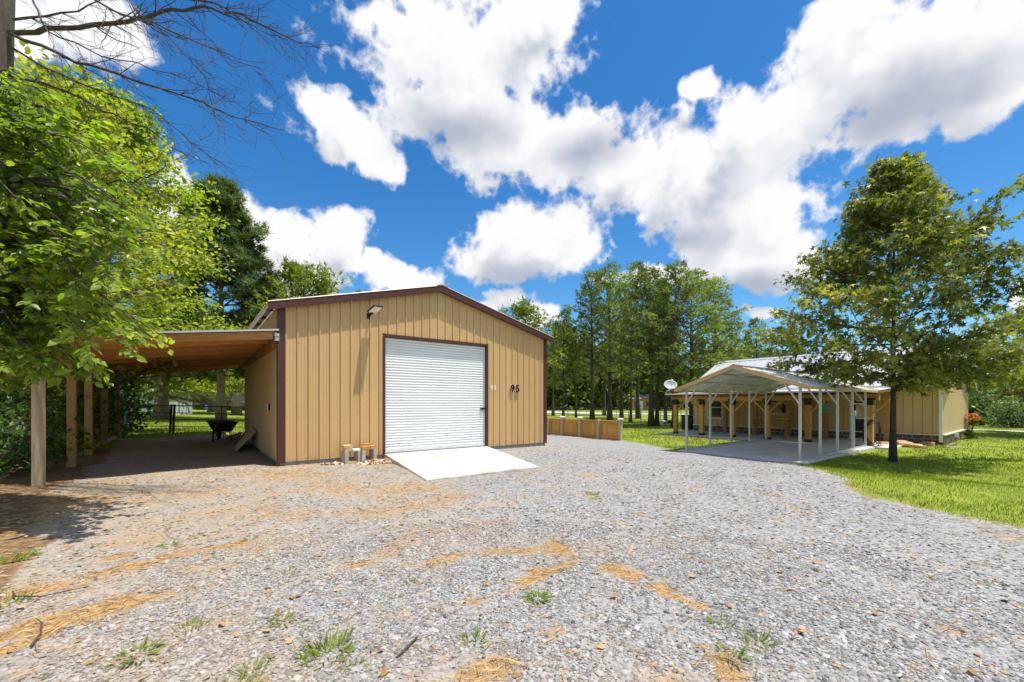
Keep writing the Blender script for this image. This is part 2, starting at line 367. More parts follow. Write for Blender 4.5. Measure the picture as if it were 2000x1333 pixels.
def np_mesh(name, V, faces_flat, sizes, tone=None, smooth=False):
    me = bpy.data.meshes.new(name); nv = len(V)
    me.vertices.add(nv); me.vertices.foreach_set('co', np.ascontiguousarray(V, np.float32).ravel())
    me.loops.add(len(faces_flat)); me.loops.foreach_set('vertex_index', np.ascontiguousarray(faces_flat, np.int32))
    st = np.concatenate([[0], np.cumsum(sizes)[:-1]]).astype(np.int32)
    me.polygons.add(len(sizes)); me.polygons.foreach_set('loop_start', st)
    try: me.polygons.foreach_set('loop_total', np.asarray(sizes, np.int32))
    except Exception: pass
    if smooth: me.polygons.foreach_set('use_smooth', np.ones(len(sizes), bool))
    if tone is not None:
        a = me.attributes.new('tone', 'FLOAT', 'POINT'); a.data.foreach_set('value', np.ascontiguousarray(tone, np.float32))
    me.update(calc_edges=True); return me
def nrm(a): return a / np.maximum(np.linalg.norm(a, axis=-1, keepdims=True), 1e-9)
def frames(D, N):
    Y = nrm(D); X = nrm(np.cross(Y, N)); Z = np.cross(X, Y); return X, Y, Z
def stamp(name, P, D, N, size, tmpl, tone, smooth=False):
    """place a small leaf/needle/chip template at every point"""
    tv, tf = tmpl; tv = np.array(tv, float); n = len(P); k = len(tv)
    X, Y, Z = frames(D, N); size = np.broadcast_to(np.asarray(size, float).reshape(-1, 1, 1), (n, 1, 1))
    V = P[:, None, :] + size*(tv[None,:,0,None]*X[:,None,:] + tv[None,:,1,None]*Y[:,None,:] + tv[None,:,2,None]*Z[:,None,:])
    ff = np.concatenate([np.array(f) for f in tf]); sz = np.array([len(f) for f in tf])
    FF = (ff[None, :] + (np.arange(n)*k)[:, None]).ravel(); SZ = np.tile(sz, n)
    return np_mesh(name, V.reshape(-1, 3), FF, SZ, np.repeat(tone, k), smooth)
LEAF = ([(0,0,0),(-.26,.28,.05),(-.24,.62,.03),(0,1,-.10),(.24,.62,.03),(.26,.28,.05),(0,.3,-.02),(0,.64,-.04)],
        [(0,6,1),(1,6,7,2),(2,7,3),(0,5,6),(6,5,4,7),(7,4,3)])
DIAM = ([(0,0,0),(-.3,.5,.06),(0,1,-.05),(.3,.5,.06)], [(0,2,1),(0,3,2)])
STAR = ([(0,0,0),(-.5,.02,-.04),(-.16,.22,.03),(-.58,.56,-.05),(-.14,.50,.03),(0,1.05,-.10),(.14,.50,.03),(.58,.56,-.05),(.16,.22,.03),(.5,.02,-.04)],
        [(0,2,1),(0,4,2),(2,4,3),(0,6,4),(4,6,5),(0,8,6),(6,8,7),(0,9,8)])
SPRAY = ([(0,0,0),(-.28,.75,.05),(-.08,.45,0),(-.05,1,0),(.07,.5,.02),(.30,.8,-.04),(.10,.25,0)],
         [(0,2,1),(0,4,2),(2,4,3),(0,6,4),(4,6,5)])
_t = []; _f = []
for i in range(9):
    a = i*2.4; e = .25+.75*((i*.37) % 1); d = (math.cos(a)*(1.15-e*.6), e*.9, math.sin(a)*(1.15-e*.6)); k = len(_t)
    w = (-math.sin(a)*.075, 0, math.cos(a)*.075)
    _t += [(-w[0],0,-w[2]), (w[0],0,w[2]), d]; _f.append((k,k+1,k+2))
TUFT = (_t, _f)
BLADE = ([(-.045,0,0),(.045,0,0),(.03,.55,.06),(0,1,.30)], [(0,1,2),(0,2,3)])
# ================================================================ GROUND
GX0, GX1, GY0, GY1 = 1.61, 10.05, 11.24, 19.2          # garage footprint
EDGE_PX = [(1072,842.5),(1145,850),(1216,861),(1280,872),(1345,884),(1400,889),(1480,897),(1560,909),(1600,921),(1650,950),(1700,968),(1760,985),
           (1850,1008),(1930,1022),(2000,1034),(2200,1072)]
edge = [tuple(gp(x, y)[:2]) for x, y in EDGE_PX]
left = [tuple(gp(x, y)[:2]) for x, y in [(-60,1300),(0,1130),(70,1010),(110,962),(150,925),(205,884),(246,858)]]
POLY = np.array(edge + [(9,-2),(9,-9),(-9,-9),(-6,.5)] + left + [(GX0+1,21.5),(GX0+1,GY1-1),(GX1+.2,GY1-1),(13.2,17)])
def poly_sd(x, y, P):
    """signed distance, positive inside"""
    x = np.asarray(x, float); y = np.asarray(y, float); d = np.full(x.shape, 1e9); ins = np.zeros(x.shape, bool)
    for i in range(len(P)):
        (x0,y0),(x1,y1) = P[i], P[(i+1) % len(P)]; dx, dy = x1-x0, y1-y0
        t = np.clip(((x-x0)*dx+(y-y0)*dy)/(dx*dx+dy*dy+1e-12), 0, 1)
        d = np.minimum(d, np.hypot(x-x0-t*dx, y-y0-t*dy))
        c = ((y0 > y) != (y1 > y)); ins ^= c & (x < (x1-x0)*(y-y0)/np.where(abs(dy) < 1e-12, 1e-12, dy)+x0)
    return np.where(ins, d, -d)
def line_d(x, y, L):
    d = np.full(np.shape(x), 1e9)
    for (x0,y0),(x1,y1) in zip(L[:-1], L[1:]):
        dx, dy = x1-x0, y1-y0; t = np.clip(((x-x0)*dx+(y-y0)*dy)/(dx*dx+dy*dy+1e-12), 0, 1)
        d = np.minimum(d, np.hypot(x-x0-t*dx, y-y0-t*dy))
    return d
def vnoise(x, y, sc, seed=0):
    r = np.random.default_rng(seed); T = r.random((64, 64)); x = np.asarray(x)*sc+31.7; y = np.asarray(y)*sc+17.3
    i = np.floor(x).astype(int); j = np.floor(y).astype(int); u = S(x-i); v = S(y-j)
    g = lambda a, b: T[a % 64, b % 64]
    return (g(i,j)*(1-u)+g(i+1,j)*u)*(1-v) + (g(i,j+1)*(1-u)+g(i+1,j+1)*u)*v
STRAW = [([(0,1268),(90,1222),(230,1185)],.16,1),([(190,1128),(330,1086),(470,1062)],.17,1),([(180,1096),(245,1085)],.1,.9),([(370,1114),(450,1110)],.07,.8),
 ([(520,1002),(620,1012),(740,1000),(900,965)],.55,.55),([(920,1172),(1010,1145),(1120,1092),(1075,1045)],.11,1),([(1205,1112),(1290,1145),(1385,1182)],.09,.95),
 ([(1060,1290),(1095,1232)],.06,.9),([(1445,1333),(1430,1292)],.09,1),([(1790,1190),(1870,1242)],.05,.8),([(1700,955),(1850,1000),(2000,1062)],.35,.45),
 ([(830,1102),(950,1078),(1110,1072)],.13,.8),([(640,1112),(740,1096)],.1,.8),([(0,1165),(150,1142)],.14,.9),([(-60,1050),(60,985)],.8,.9),
 ([(540,925),(700,960),(860,950)],.6,.6),([(900,1333),(1000,1310)],.12,.9),([(1540,985),(1560,995)],.12,.6),([(1215,1002),(1265,1006)],.08,.7),([(360,1165),(240,1172)],.1,.8),
 ([(0,930),(160,905)],1.1,.75),([(150,1000),(300,965),(420,960)],.3,.6),([(1330,1080),(1360,1090)],.08,.6),([(760,1085),(800,1040)],.2,.6),([(860,1010),(980,1020)],.15,.5)]
STRAW = [([tuple(gp(*p)[:2]) for p in L], w, k) for L, w, k in STRAW]
def straw_amt(x, y):
    a = np.zeros(np.shape(x)); n1 = vnoise(x, y, 5, 3); n2 = vnoise(x, y, 1.6, 4)
    for L, w, k in STRAW:
        d = line_d(x+.12*(n1-.5), y+.12*(n2-.5), L)*(.45+1.1*n2); a = np.maximum(a, .88*k*S(1.25 - d/(w*1.15))*S(.30+1.25*n1))
    return a
ncell = .13
xs = np.concatenate([[-900,-400,-200,-100,-60,-40,-28,-20,-16], np.arange(-13, 34, ncell), [36,40,46,55,70,90,120,180,300,500,900]])
ys = np.concatenate([[-900,-400,-150,-60,-30,-15,-8], np.arange(-5, 33, ncell), [35,38,42,48,56,70,90,120,180,300,500,900]])
XX, YY = np.meshgrid(xs, ys, indexing='ij'); GRAV = poly_sd(XX, YY, POLY) + (vnoise(XX, YY, 1.3, 9)-.5)*.55 + (vnoise(XX, YY, 4.5, 10)-.5)*.35
ZZ = Hn(XX, YY) + (vnoise(XX, YY, 1.4, 5)-.5)*.03 - np.where(np.hypot(XX, YY) > 120, .2, 0)
STR = straw_amt(XX, YY)
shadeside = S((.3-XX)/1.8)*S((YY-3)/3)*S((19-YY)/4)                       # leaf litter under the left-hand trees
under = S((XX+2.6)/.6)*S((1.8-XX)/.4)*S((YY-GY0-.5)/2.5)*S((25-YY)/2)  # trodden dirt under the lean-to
nx, ny = len(xs), len(ys); idx = np.arange(nx*ny).reshape(nx, ny)
quads = np.stack([idx[:-1,:-1], idx[1:,:-1], idx[1:,1:], idx[:-1,1:]], -1).reshape(-1, 4)
gc = (GRAV[:-1,:-1]+GRAV[1:,1:]+GRAV[1:,:-1]+GRAV[:-1,1:]).ravel()/4
def ground_mat():
    mt = bpy.data.materials.new('ground_surface'); mt.use_nodes = True; t = mt.node_tree; n = NB(t); p = t.nodes['Principled BSDF']
    geo = n.new('ShaderNodeNewGeometry'); P = geo.outputs['Position']
    A = lambda k: n.new('ShaderNodeAttribute', attribute_name=k).outputs['Fac']
    # crushed slate: two cell layers for stones, fine noise for grit
    v1 = n.new('ShaderNodeTexVoronoi'); v1.inputs['Scale'].default_value = 30; n.put(v1.inputs['Vector'], P)
    v2 = n.new('ShaderNodeTexVoronoi'); v2.inputs['Scale'].default_value = 62; n.put(v2.inputs['Vector'], P)
    sx = n.new('ShaderNodeSeparateColor'); n.put(sx.inputs[0], v1.outputs['Color']); sy = n.new('ShaderNodeSeparateColor'); n.put(sy.inputs[0], v2.outputs['Color'])
    tone = n.m('ADD', n.m('MULTIPLY', sx.outputs[0], .55), n.m('MULTIPLY', sy.outputs[1], .45))
    stone = n.ramp(tone, [(.08,(.09,.087,.083)),(.32,(.215,.21,.205)),(.6,(.30,.294,.29)),(.9,(.40,.393,.388)),(.97,(.38,.28,.185))])
    big = n.noise(P, .42, 6, .62); mid = n.noise(P, 1.9, 6, .68)
    stone = n.mix(n.m('MULTIPLY', n.smooth(mid, .45, .68), .55), stone, (.315,.297,.275))        # stone dust and fines
    warm = warm_wash(n, P)
    stone = n.mix(n.m('MULTIPLY', warm, .48), stone, (.40,.29,.175))                           # needle dust washed over the left half
    strawc = n.ramp(n.noise(P, 34, 5, .7), [(.3,(.24,.135,.055)),(.55,(.40,.25,.11)),(.75,(.53,.37,.20))])
    sm = n.smooth(n.m('ADD', A('straw'), n.m('MULTIPLY', n.m('SUBTRACT', n.noise(P, 16, 7, .75), .5), 1.3)), .28, .72)
    loose = n.smooth(n.m('ADD', n.noise(P, 1.1, 7, .72), n.m('MULTIPLY', warm, .10)), .58, .74)
    c = n.mix(n.m('MULTIPLY', loose, .55), stone, strawc)
    c = n.mix(sm, c, strawc)
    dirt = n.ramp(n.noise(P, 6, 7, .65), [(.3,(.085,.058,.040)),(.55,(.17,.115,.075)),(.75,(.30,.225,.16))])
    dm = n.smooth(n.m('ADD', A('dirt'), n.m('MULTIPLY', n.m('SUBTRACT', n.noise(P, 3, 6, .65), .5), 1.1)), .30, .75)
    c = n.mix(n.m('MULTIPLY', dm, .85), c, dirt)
    gr = n.ramp(n.noise(P, 1.3, 8, .72), [(.3,(.13,.165,.020)),(.5,(.205,.26,.026)),(.68,(.285,.325,.036)),(.8,(.38,.34,.09))])
    fine = n.ramp(n.noise(P, 42, 3, .6), [(.3,(.55,.55,.55)),(.7,(1.3,1.3,1.3))]); gr = n.mix(1.0, gr, fine, 'MULTIPLY')
    gm = n.smooth(n.m('ADD', A('gravel'), n.m('MULTIPLY', n.m('SUBTRACT', n.noise(P, 9, 5, .65), .5), .30)), -.06, .05)
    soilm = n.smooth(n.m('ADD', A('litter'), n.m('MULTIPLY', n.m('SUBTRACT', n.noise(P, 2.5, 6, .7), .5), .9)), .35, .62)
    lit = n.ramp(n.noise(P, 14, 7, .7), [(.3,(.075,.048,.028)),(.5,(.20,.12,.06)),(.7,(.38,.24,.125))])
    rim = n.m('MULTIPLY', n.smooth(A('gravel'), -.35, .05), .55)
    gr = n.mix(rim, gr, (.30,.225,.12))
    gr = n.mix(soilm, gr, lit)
    c = n.mix(gm, gr, c)
    n.put(p.inputs['Base Color'], c); p.inputs['Roughness'].default_value = .9; p.inputs['Specular IOR Level'].default_value = .2
    b = n.new('ShaderNodeBump'); b.inputs['Strength'].default_value = .55; b.inputs['Distance'].default_value = .02
    hgt = n.m('ADD', n.m('MULTIPLY', tone, .7), n.m('MULTIPLY', n.noise(P, 45, 4, .7), .6))
    n.put(b.inputs['Height'], hgt); n.put(p.inputs['Normal'], b.outputs[0]); MATS['ground_surface'] = mt
ground_mat()
def ground_piece(name, sel):
    q = quads[sel]; used, inv = np.unique(q, return_inverse=True); Vv = np.stack([XX.ravel(), YY.ravel(), ZZ.ravel()], -1)[used]
    me = np_mesh(name, Vv, inv.ravel(), np.full(len(q), 4), None, True)
    lit = np.maximum(shadeside, 0).ravel()[used]
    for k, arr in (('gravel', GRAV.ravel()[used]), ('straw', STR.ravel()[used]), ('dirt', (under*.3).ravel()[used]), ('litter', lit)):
        a = me.attributes.new(k, 'FLOAT', 'POINT'); a.data.foreach_set('value', np.ascontiguousarray(a_ := arr, np.float32))
    return tag(link(name, me, 'ground_surface'), kind='structure')
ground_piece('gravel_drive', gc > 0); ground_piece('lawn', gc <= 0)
def gz(x, y): return Hn(x, y) + (vnoise(x, y, 1.4, 5)-.5)*.03

def fan(n, rmin, rmax, seed, power=1.0, half=62):
    """points on the ground around the viewer, thinning out with distance"""
    r_ = np.random.default_rng(seed); u = r_.random(n); r = (rmin**power + u*(rmax**power-rmin**power))**(1/power)
    a = ANG + np.radians(r_.uniform(-half, half, n)); return r*np.cos(a), r*np.sin(a), r_
# ---- loose slate chips: (near) with thickness, (further) plain flakes
CHIP = ([(-.5,-.42,.0),(.48,-.5,.0),(.55,.40,.0),(-.38,.5,.0),(-.44,-.36,.17),(.40,-.44,.15),(.48,.33,.19),(-.32,.43,.16)],
        [(4,5,6,7),(0,1,5,4),(1,2,6,5),(2,3,7,6),(3,0,4,7)])
FLAKE = ([(-.5,-.36,.05),(.44,-.5,.02),(.56,.34,.10),(-.30,.5,.06)], [(0,1,2,3)])
def chips(name, n, rmin, rmax, seed, tmpl, smin, smax, power):
    x, y, r_ = fan(n, rmin, rmax, seed, power)
    g = poly_sd(x, y, POLY); s = straw_amt(x, y)
    un = S((x+2.6)/.6)*S((1.8-x)/.4)*S((y-GY0-.5)/2.5)
    clump = vnoise(x, y, 3.2, 21)*.6 + vnoise(x, y, 9, 22)*.4
    keep = (g > r_.uniform(-.12, .35, n)) & (r_.random(n) > s*1.2) & (r_.random(n) < .05+1.9*clump*clump) & (r_.random(n) > un*.8)
    keep &= ~((x > GX0-.05) & (x < GX1+.05) & (y > GY0-.05)); keep &= poly_sd(x, y, RAMP2D) < .03
    x, y = x[keep], y[keep]; m = len(x); size = r_.lognormal(0, .42, m)*(smin+smax)/2; size = np.clip(size, smin*.6, smax*2.3)
    a = r_.uniform(0, 6.283, m); D = np.stack([np.cos(a), np.sin(a), r_.normal(0, .14, m)], -1)
    N = np.stack([r_.normal(0, .22, m), r_.normal(0, .22, m), np.ones(m)], -1)
    P = np.stack([x, y, gz(x, y)+.002+size*.05], -1)
    me = stamp(name, P, D, N, size, tmpl, r_.random(m)**1.0)
    return tag(link(name, me, 'chips'), kind='stuff')
wl0, wl1 = on_y(752, 886, GY0), on_y(950, 872, GY0)
f0, f1 = at_z(832, 937, .035), at_z(1053, 911, .035)
RAMP2D = np.array([(wl0.x, GY0), (wl1.x, GY0), (f1.x, f1.y), (f0.x, f0.y)])
chips('gravel_chips', 150000, 1.3, 5.4, 31, CHIP, .007, .018, 1.5)
chips('gravel_flakes', 120000, 4.8, 15, 32, FLAKE, .012, .022, 1.25)
# ---- pine straw
x, y, r_ = fan(420000, 1.4, 12, 41, 1.3); s = straw_amt(x, y); litt = S((-1.0-x)/2.5)*S((y-5)/3)*.5
keep = (r_.random(len(x)) < np.maximum(s*s*.55, litt*.35)*.55 + .015 + .05*S((1.2-x)/5)*vnoise(x, y, 1.3, 66)**2) & ((poly_sd(x, y, POLY) > -.4) | (litt > .1)); keep &= poly_sd(x, y, RAMP2D) < -.01; x, y = x[keep], y[keep]; m = len(x)
a = r_.uniform(0, 6.283, m); D = np.stack([np.cos(a), np.sin(a), r_.normal(0, .12, m)], -1); N = np.stack([r_.normal(0,.3,m), r_.normal(0,.3,m), np.ones(m)], -1)
NEED = ([(-.010,0,0),(.010,0,0),(.03,.55,.05),(.0,1,0)], [(0,1,2),(0,2,3)])
tag(link('pine_straw', stamp('pine_straw', np.stack([x,y,gz(x,y)+.012],-1), D, N, r_.uniform(.06,.14,m), NEED, r_.random(m)), 'straw'), kind='stuff')
# ---- lawn grass
def blades(name, n, rmin, rmax, seed, hmin, hmax, power, wide=1.0):
    x, y, r_ = fan(n, rmin, rmax, seed, power, 58); g = poly_sd(x, y, POLY)
    keep = g < r_.uniform(-.30, .03, n)
    for (a0, b0, a1, b1) in ((13.7,4.3,21.6,8.8),(21.0,3.6,33,14.6),(GX0,GY0,GX1,GY1),(13.6,9,14.3,19)): keep &= ~((x > a0) & (x < a1) & (y > b0) & (y < b1))
    keep &= r_.random(n) < .25+1.6*vnoise(x, y, 1.7, 54)
    keep &= ~((x < -.5) & (y < 21) & (r_.random(n) < .93)); x, y = x[keep], y[keep]; m = len(x)
    patch = vnoise(x, y, .9, 51)*.6+vnoise(x, y, 3, 52)*.4
    a = r_.uniform(0, 6.283, m); D = np.stack([np.cos(a)*.55, np.sin(a)*.55, np.full(m, .85)], -1) + r_.normal(0, .12, (m,3))
    N = np.stack([-np.cos(a), -np.sin(a), np.full(m,.5)], -1); h = r_.uniform(hmin, hmax, m)*(.55+.9*patch)
    t = BLADE if wide == 1 else ([(v[0]*wide, v[1], v[2]) for v in BLADE[0]], BLADE[1])
    tag(link(name, stamp(name, np.stack([x,y,gz(x,y)-.004],-1), D, N, h, t, np.clip(.25+.5*patch+r_.normal(0,.16,m),0,.999)), 'grass'), kind='stuff')
blades('lawn_grass', 190000, 6.5, 19, 61, .025, .065, 1.5, 2.0)
blades('lawn_grass', 130000, 17, 48, 62, .05, .09, 1.3, 4.2)

# ---- concrete: ramp, carport slab, porch slab, far roads
def slab(name, poly, z0, z1, mat, bev=.015):
    mb = MB(); mb.prism([(p[0], p[1], z0) for p in poly], (0,0,z1-z0)); o = mb.build(name, mat); b = o.modifiers.new('edge', 'BEVEL'); b.width = bev; b.segments = 2
    return tag(o, kind='structure')
mb = MB(); zt = wl0.z - .005
t_ = [(wl0.x-.02, GY0-.02, zt), (wl1.x+.02, GY0-.02, zt), (f1.x, f1.y, .035), (f0.x, f0.y, .035)]
mb.add(t_ + [(p[0], p[1], -.08) for p in t_], [(0,3,2,1),(4,5,6,7),(0,1,5,4),(1,2,6,5),(2,3,7,6),(3,0,4,7)])
o = mb.build('concrete_ramp', 'ramp_concrete'); b = o.modifiers.new('edge', 'BEVEL'); b.width = .02; b.segments = 2; tag(o, kind='structure')
SZ = -.20
CPX0, CPX1, CPY0, CPY1 = 14.25, 20.95, 4.72, 8.30         # metal carport legs
slab('carport_slab', [(CPX0-.28, CPY0-.22), (CPX1+.30, CPY0-.22), (CPX1+.30, CPY1+.22), (CPX0-.28, CPY1+.22)], -.45, SZ, 'concrete')
slab('porch_slab', [(CPX1+.32, 4.0), (25.02, 4.0), (25.02, 14.2), (CPX1+.32, 14.2)], -.45, SZ-.012, 'concrete')
def strip(name, pts, w, mat, dz=.03):
    mb = MB(); pts = [Vector((p[0], p[1], 0)) for p in pts]
    for i, p in enumerate(pts):
        d = (pts[min(i+1, len(pts)-1)]-pts[max(i-1, 0)]).normalized(); nn = Vector((-d.y, d.x, 0))*w/2
        for q in (p-nn, p+nn): mb.v.append((q.x, q.y, H(q.x, q.y)+dz))
    mb.f = [(2*i, 2*i+1, 2*i+3, 2*i+2) for i in range(len(pts)-1)]; return tag(mb.build(name, mat), kind='structure')
def dense(a, b, n=24): a = Vector(a); b = Vector(b); return [a.lerp(b, i/n) for i in range(n+1)]
strip('road', dense(at_d(880, 800, 78), at_d(1460, 800, 62)), 7, 'asphalt_pale', .06)
strip('path', dense(gp(1880, 841), gp(2300, 853)), 1.5, 'asphalt_pale', .05)

# ================================================================ GARAGE
def ribstrip(p0, e, n, w, vec, rib=.032, minor=.006, rw=.040):
    """one metal sheet strip: raised rib at its start, two shallow swages, next rib's foot at its end"""
    p0 = Vector(p0); e = Vector(e); n = Vector(n)
    prof = [(0,0),(rw*.25,rib),(rw*.85,rib),(rw*1.15,0),(w*.40,0),(w*.42,minor),(w*.47,minor),(w*.49,0),(w*.69,0),(w*.71,minor),(w*.76,minor),(w*.78,0),(w,0)]
    if not minor: prof = prof[:4] + [prof[-1]]
    mb = MB(); k = len(prof)
    for a, b in prof: q = p0+e*a+n*b; mb.v.append(tuple(q))
    for a, b in prof: q = p0+e*a+n*b+Vector(vec(a)); mb.v.append(tuple(q))
    mb.f = [(i, i+1, k+i+1, k+i) for i in range(k-1)]; return mb
ga = thing('metal_garage', ((GX0+GX1)/2, (GY0+GY1)/2, 0), 'tan metal garage with dark red trim and white roll-up door', 'garage')
EZ, PZ = 3.80, 4.86; MIDX = (GX0+GX1)/2
def gtop(x): return EZ + (PZ-EZ)*(1-abs(x-MIDX)/(MIDX-GX0))
DX0, DX1, DTOP, DBOT = wl0.x, wl1.x, on_y(752, 658, GY0).z, wl0.z
FB = .10
x = GX0+.13; wP = (GX1-.10-x)/32.7
while x < GX1-.12:
    w = min(wP, GX1-.10-x)
    inside = x+w > DX0+.02 and x < DX1-.02
    if inside and x < DX0 and DX0-x > .05:
        ribstrip((x, GY0, FB), (1,0,0), (0,-1,0), DX0-.05-x, lambda a, x=x: (0,0,DTOP+.07-FB)).build('wall_panel', 'tan_metal', ga)
    if inside and x+w > DX1 and x+w-DX1 > .06:
        ribstrip((DX1+.05, GY0, FB), (1,0,0), (0,-1,0), x+w-DX1-.05, lambda a: (0,0,DTOP+.07-FB), 0, 0).build('wall_panel', 'tan_metal', ga)
    zb = DTOP+.07 if inside else FB
    ribstrip((x, GY0, zb), (1,0,0), (0,-1,0), w, lambda a, x=x, zb=zb: (0,0,gtop(x+a)-zb-.02)).build('wall_panel', 'tan_metal', ga)
    x += wP
y = GY0+.10
while y < GY1-.05:
    w = min(wP, GY1-y)
    ribstrip((GX0, y, FB), (0,1,0), (-1,0,0), w, lambda a: (0,0,EZ-FB)).build('wall_panel', 'tan_metal', ga); y += wP
mb = MB(); mb.box((GX1-.03, GY0+.05, FB), (GX1, GY1, EZ)); mb.build('side_wall', 'tan_metal', ga)
MB().prism([(GX0, GY1-.03, FB), (GX1, GY1-.03, FB), (GX1, GY1-.03, EZ), (MIDX, GY1-.03, PZ), (GX0, GY1-.03, EZ)], (0,.03,0)).build('rear_wall', 'tan_metal', ga)
MB().box((GX0+.02, GY0+.02, -.25), (DX0+.02, GY1-.02, FB)).box((DX1-.02, GY0+.02, -.25), (GX1-.02, GY1-.02, FB)).build('foundation', 'foundation', ga)
MB().box((GX0+.05, GY0+.16, .0), (GX1-.05, GY1-.05, FB+.02)).build('floor_slab', 'concrete', ga)
for (a0, a1) in ((GX0-.03, GX0+.135), (GX1-.105, GX1+.03)):
    MB().box((a0, GY0-.032, FB-.02), (a1, GY0+.12, gtop((a0+a1)/2)-.02)).build('corner_trim', 'trim_red', ga)
MB().box((DX0-.055, GY0-.034, DBOT-.02), (DX0+.0, GY0+.10, DTOP+.09)).build('door_trim', 'trim_red', ga)
MB().box((DX1, GY0-.034, DBOT-.02), (DX1+.055, GY0+.10, DTOP+.09)).build('door_trim', 'trim_red', ga)
MB().box((DX0, GY0-.036, DTOP), (DX1, GY0+.10, DTOP+.075)).build('door_trim', 'trim_red', ga)
scr = MB()
for zz in (.22, 1.15, 2.05, 2.95, 3.7):
    xq = GX0+.13
    while xq < GX1-.15:
        if not (DX0-.12 < xq < DX1+.1 and zz < DTOP+.15): scr.box((xq+.040, GY0-.008, zz-.007), (xq+.054, GY0+.004, zz+.007))
        xq += wP
scr.build('screws', 'trim_red', ga)['kind'] = 'stuff'
# rolled door curtain: every slat a piece of its own
dr = MB().box((DX0+.002, GY0+.105, DBOT), (DX1-.002, GY0+.12, DTOP)).build('roller_door', 'door_white', ga)
ns = 41; sh = (DTOP-DBOT-.07)/ns; sme = None
for i in range(ns):
    z = DBOT+.07+i*sh; base_o = Vector(ga['_o'])
    if sme is None:
        s_ = MB(); pr = [(0,0),(.06,.012),(.22,.027),(.50,.034),(.78,.027),(.94,.010),(1,0)]
        for a, b in pr:
            for xx in (DX0+.004, DX1-.004): s_.v.append((xx, GY0+.100-b*.80, z+a*sh))
        s_.f = [(2*k, 2*k+1, 2*k+3, 2*k+2) for k in range(len(pr)-1)]
        so_ = s_.build('slat', 'door_white', dr); sme = so_.data
    else: so_ = link('slat', sme, None, dr); so_.location = (0, 0, i*sh)
MB().box((DX0+.004, GY0+.055, DBOT+.004), (DX1-.004, GY0+.104, DBOT+.07)).build('bottom_bar', 'door_white', dr)
zl = on_y(940, 799, GY0).z
MB().box((DX1-.20, GY0+.045, zl-.02), (DX1+.01, GY0+.068, zl+.02)).box((DX1-.16, GY0+.02, zl-.035), (DX1-.10, GY0+.05, zl+.03)).build('latch', 'black_metal', dr)
# roof
OV, SO = .19, .24
def rz(x): return PZ+.10 - (PZ-EZ)/(MIDX-GX0)*abs(x-MIDX)
for sgn in (-1, 1):
    yy = GY0-OV
    xe = MIDX+sgn*(MIDX-GX0+SO)
    while yy < GY1+OV-.01:
        w = min(.30, GY1+OV-yy)
        v = Vector((MIDX-xe, 0, rz(MIDX)-rz(xe))); nn = Vector((-(v.z)*(1 if v.x > 0 else -1), 0, abs(v.x))).normalized()
        ribstrip((xe, yy, rz(xe)), (0,1,0), nn, w, lambda a, v=v: v, .02, 0).build('roof_panel', 'roof_tan', ga); yy += .30
    # rake trim along the gable, stepped like folded metal
    p0 = Vector((xe, GY0-OV+.012, rz(xe)-.095)); p1 = Vector((MIDX, GY0-OV+.012, rz(MIDX)-.095))
    MB().prism([p0+Vector((0,0,-.09)), p1+Vector((0,0,-.09)), p1+Vector((0,0,.085)), p0+Vector((0,0,.085))], (0,.03,0)).build('rake_trim', 'trim_red', ga)
    MB().prism([p0+Vector((0,.03,-.07)), p1+Vector((0,.03,-.07)), p1+Vector((0,.03,-.05)), p0+Vector((0,.03,-.05))], (0,OV-.05,0)).build('soffit', 'trim_red', ga)
    ex = MIDX+sgn*(MIDX-GX0+SO-.02)
    MB().box((min(ex, ex-sgn*.03), GY0-OV+.05, rz(ex)-.10), (max(ex, ex-sgn*.03), GY1+OV-.02, rz(ex)-.012)).build('eave_trim', 'roof_tan', ga)
for k in range(7):
    yy = GY0+.4+k*1.2; MB().bar((GX0-.22, yy, rz(GX0-.22)-.07), (GX0+.02, yy, EZ-.02), .05, .08).build('rafter_tail', 'trim_red', ga)
MB().prism([(MIDX-.18, GY0-OV-.005, rz(MIDX-.18)+.025), (MIDX, GY0-OV-.005, rz(MIDX)+.035), (MIDX+.18, GY0-OV-.005, rz(MIDX+.18)+.025), (MIDX, GY0-OV-.005, rz(MIDX)+.012)], (0, GY1-GY0+2*OV+.01, 0)).build('ridge_cap', 'roof_tan', ga)
# white drip pipe under the left eave
MB().tube([(GX0-.05, GY0+.15, EZ-.03), (GX0-.05, GY1-.1, EZ-.06)], .022, 8).build('eave_pipe', 'white_paint', ga)

# flood lamp with a solar head
lp = on_y(720, 618, GY0); la = thing('flood_lamp', (lp.x, lp.y, lp.z), 'black solar flood lamp high on the tan garage gable', 'lamp')
MB().box((lp.x-.05, GY0-.03, lp.z-.07), (lp.x+.05, GY0+.0, lp.z+.07)).build('wall_bracket', 'black_metal', la)
e0 = Vector((lp.x, GY0-.02, lp.z)); e1 = e0+Vector((.03, -.15, .07)); MB().bar(e0, e1, .045, .05).build('arm', 'black_metal', la)
hd = Vector((.05, -.36, .10)); wdv = Vector((.12, 0, 0)); nv = hd.cross(wdv).normalized(); nv = nv if nv.z > 0 else -nv; c0 = e1
MB().prism([c0-wdv, c0+wdv, c0+wdv+hd, c0-wdv+hd], nv*.035).build('housing', 'black_metal', la)
for k in (0, 1):
    a = c0-wdv*.86+hd*.08+wdv*(.90*k); MB().prism([a, a+wdv*.80, a+wdv*.80+hd*.84, a+hd*.84], -nv*.012).build('led_panel', 'led', la)
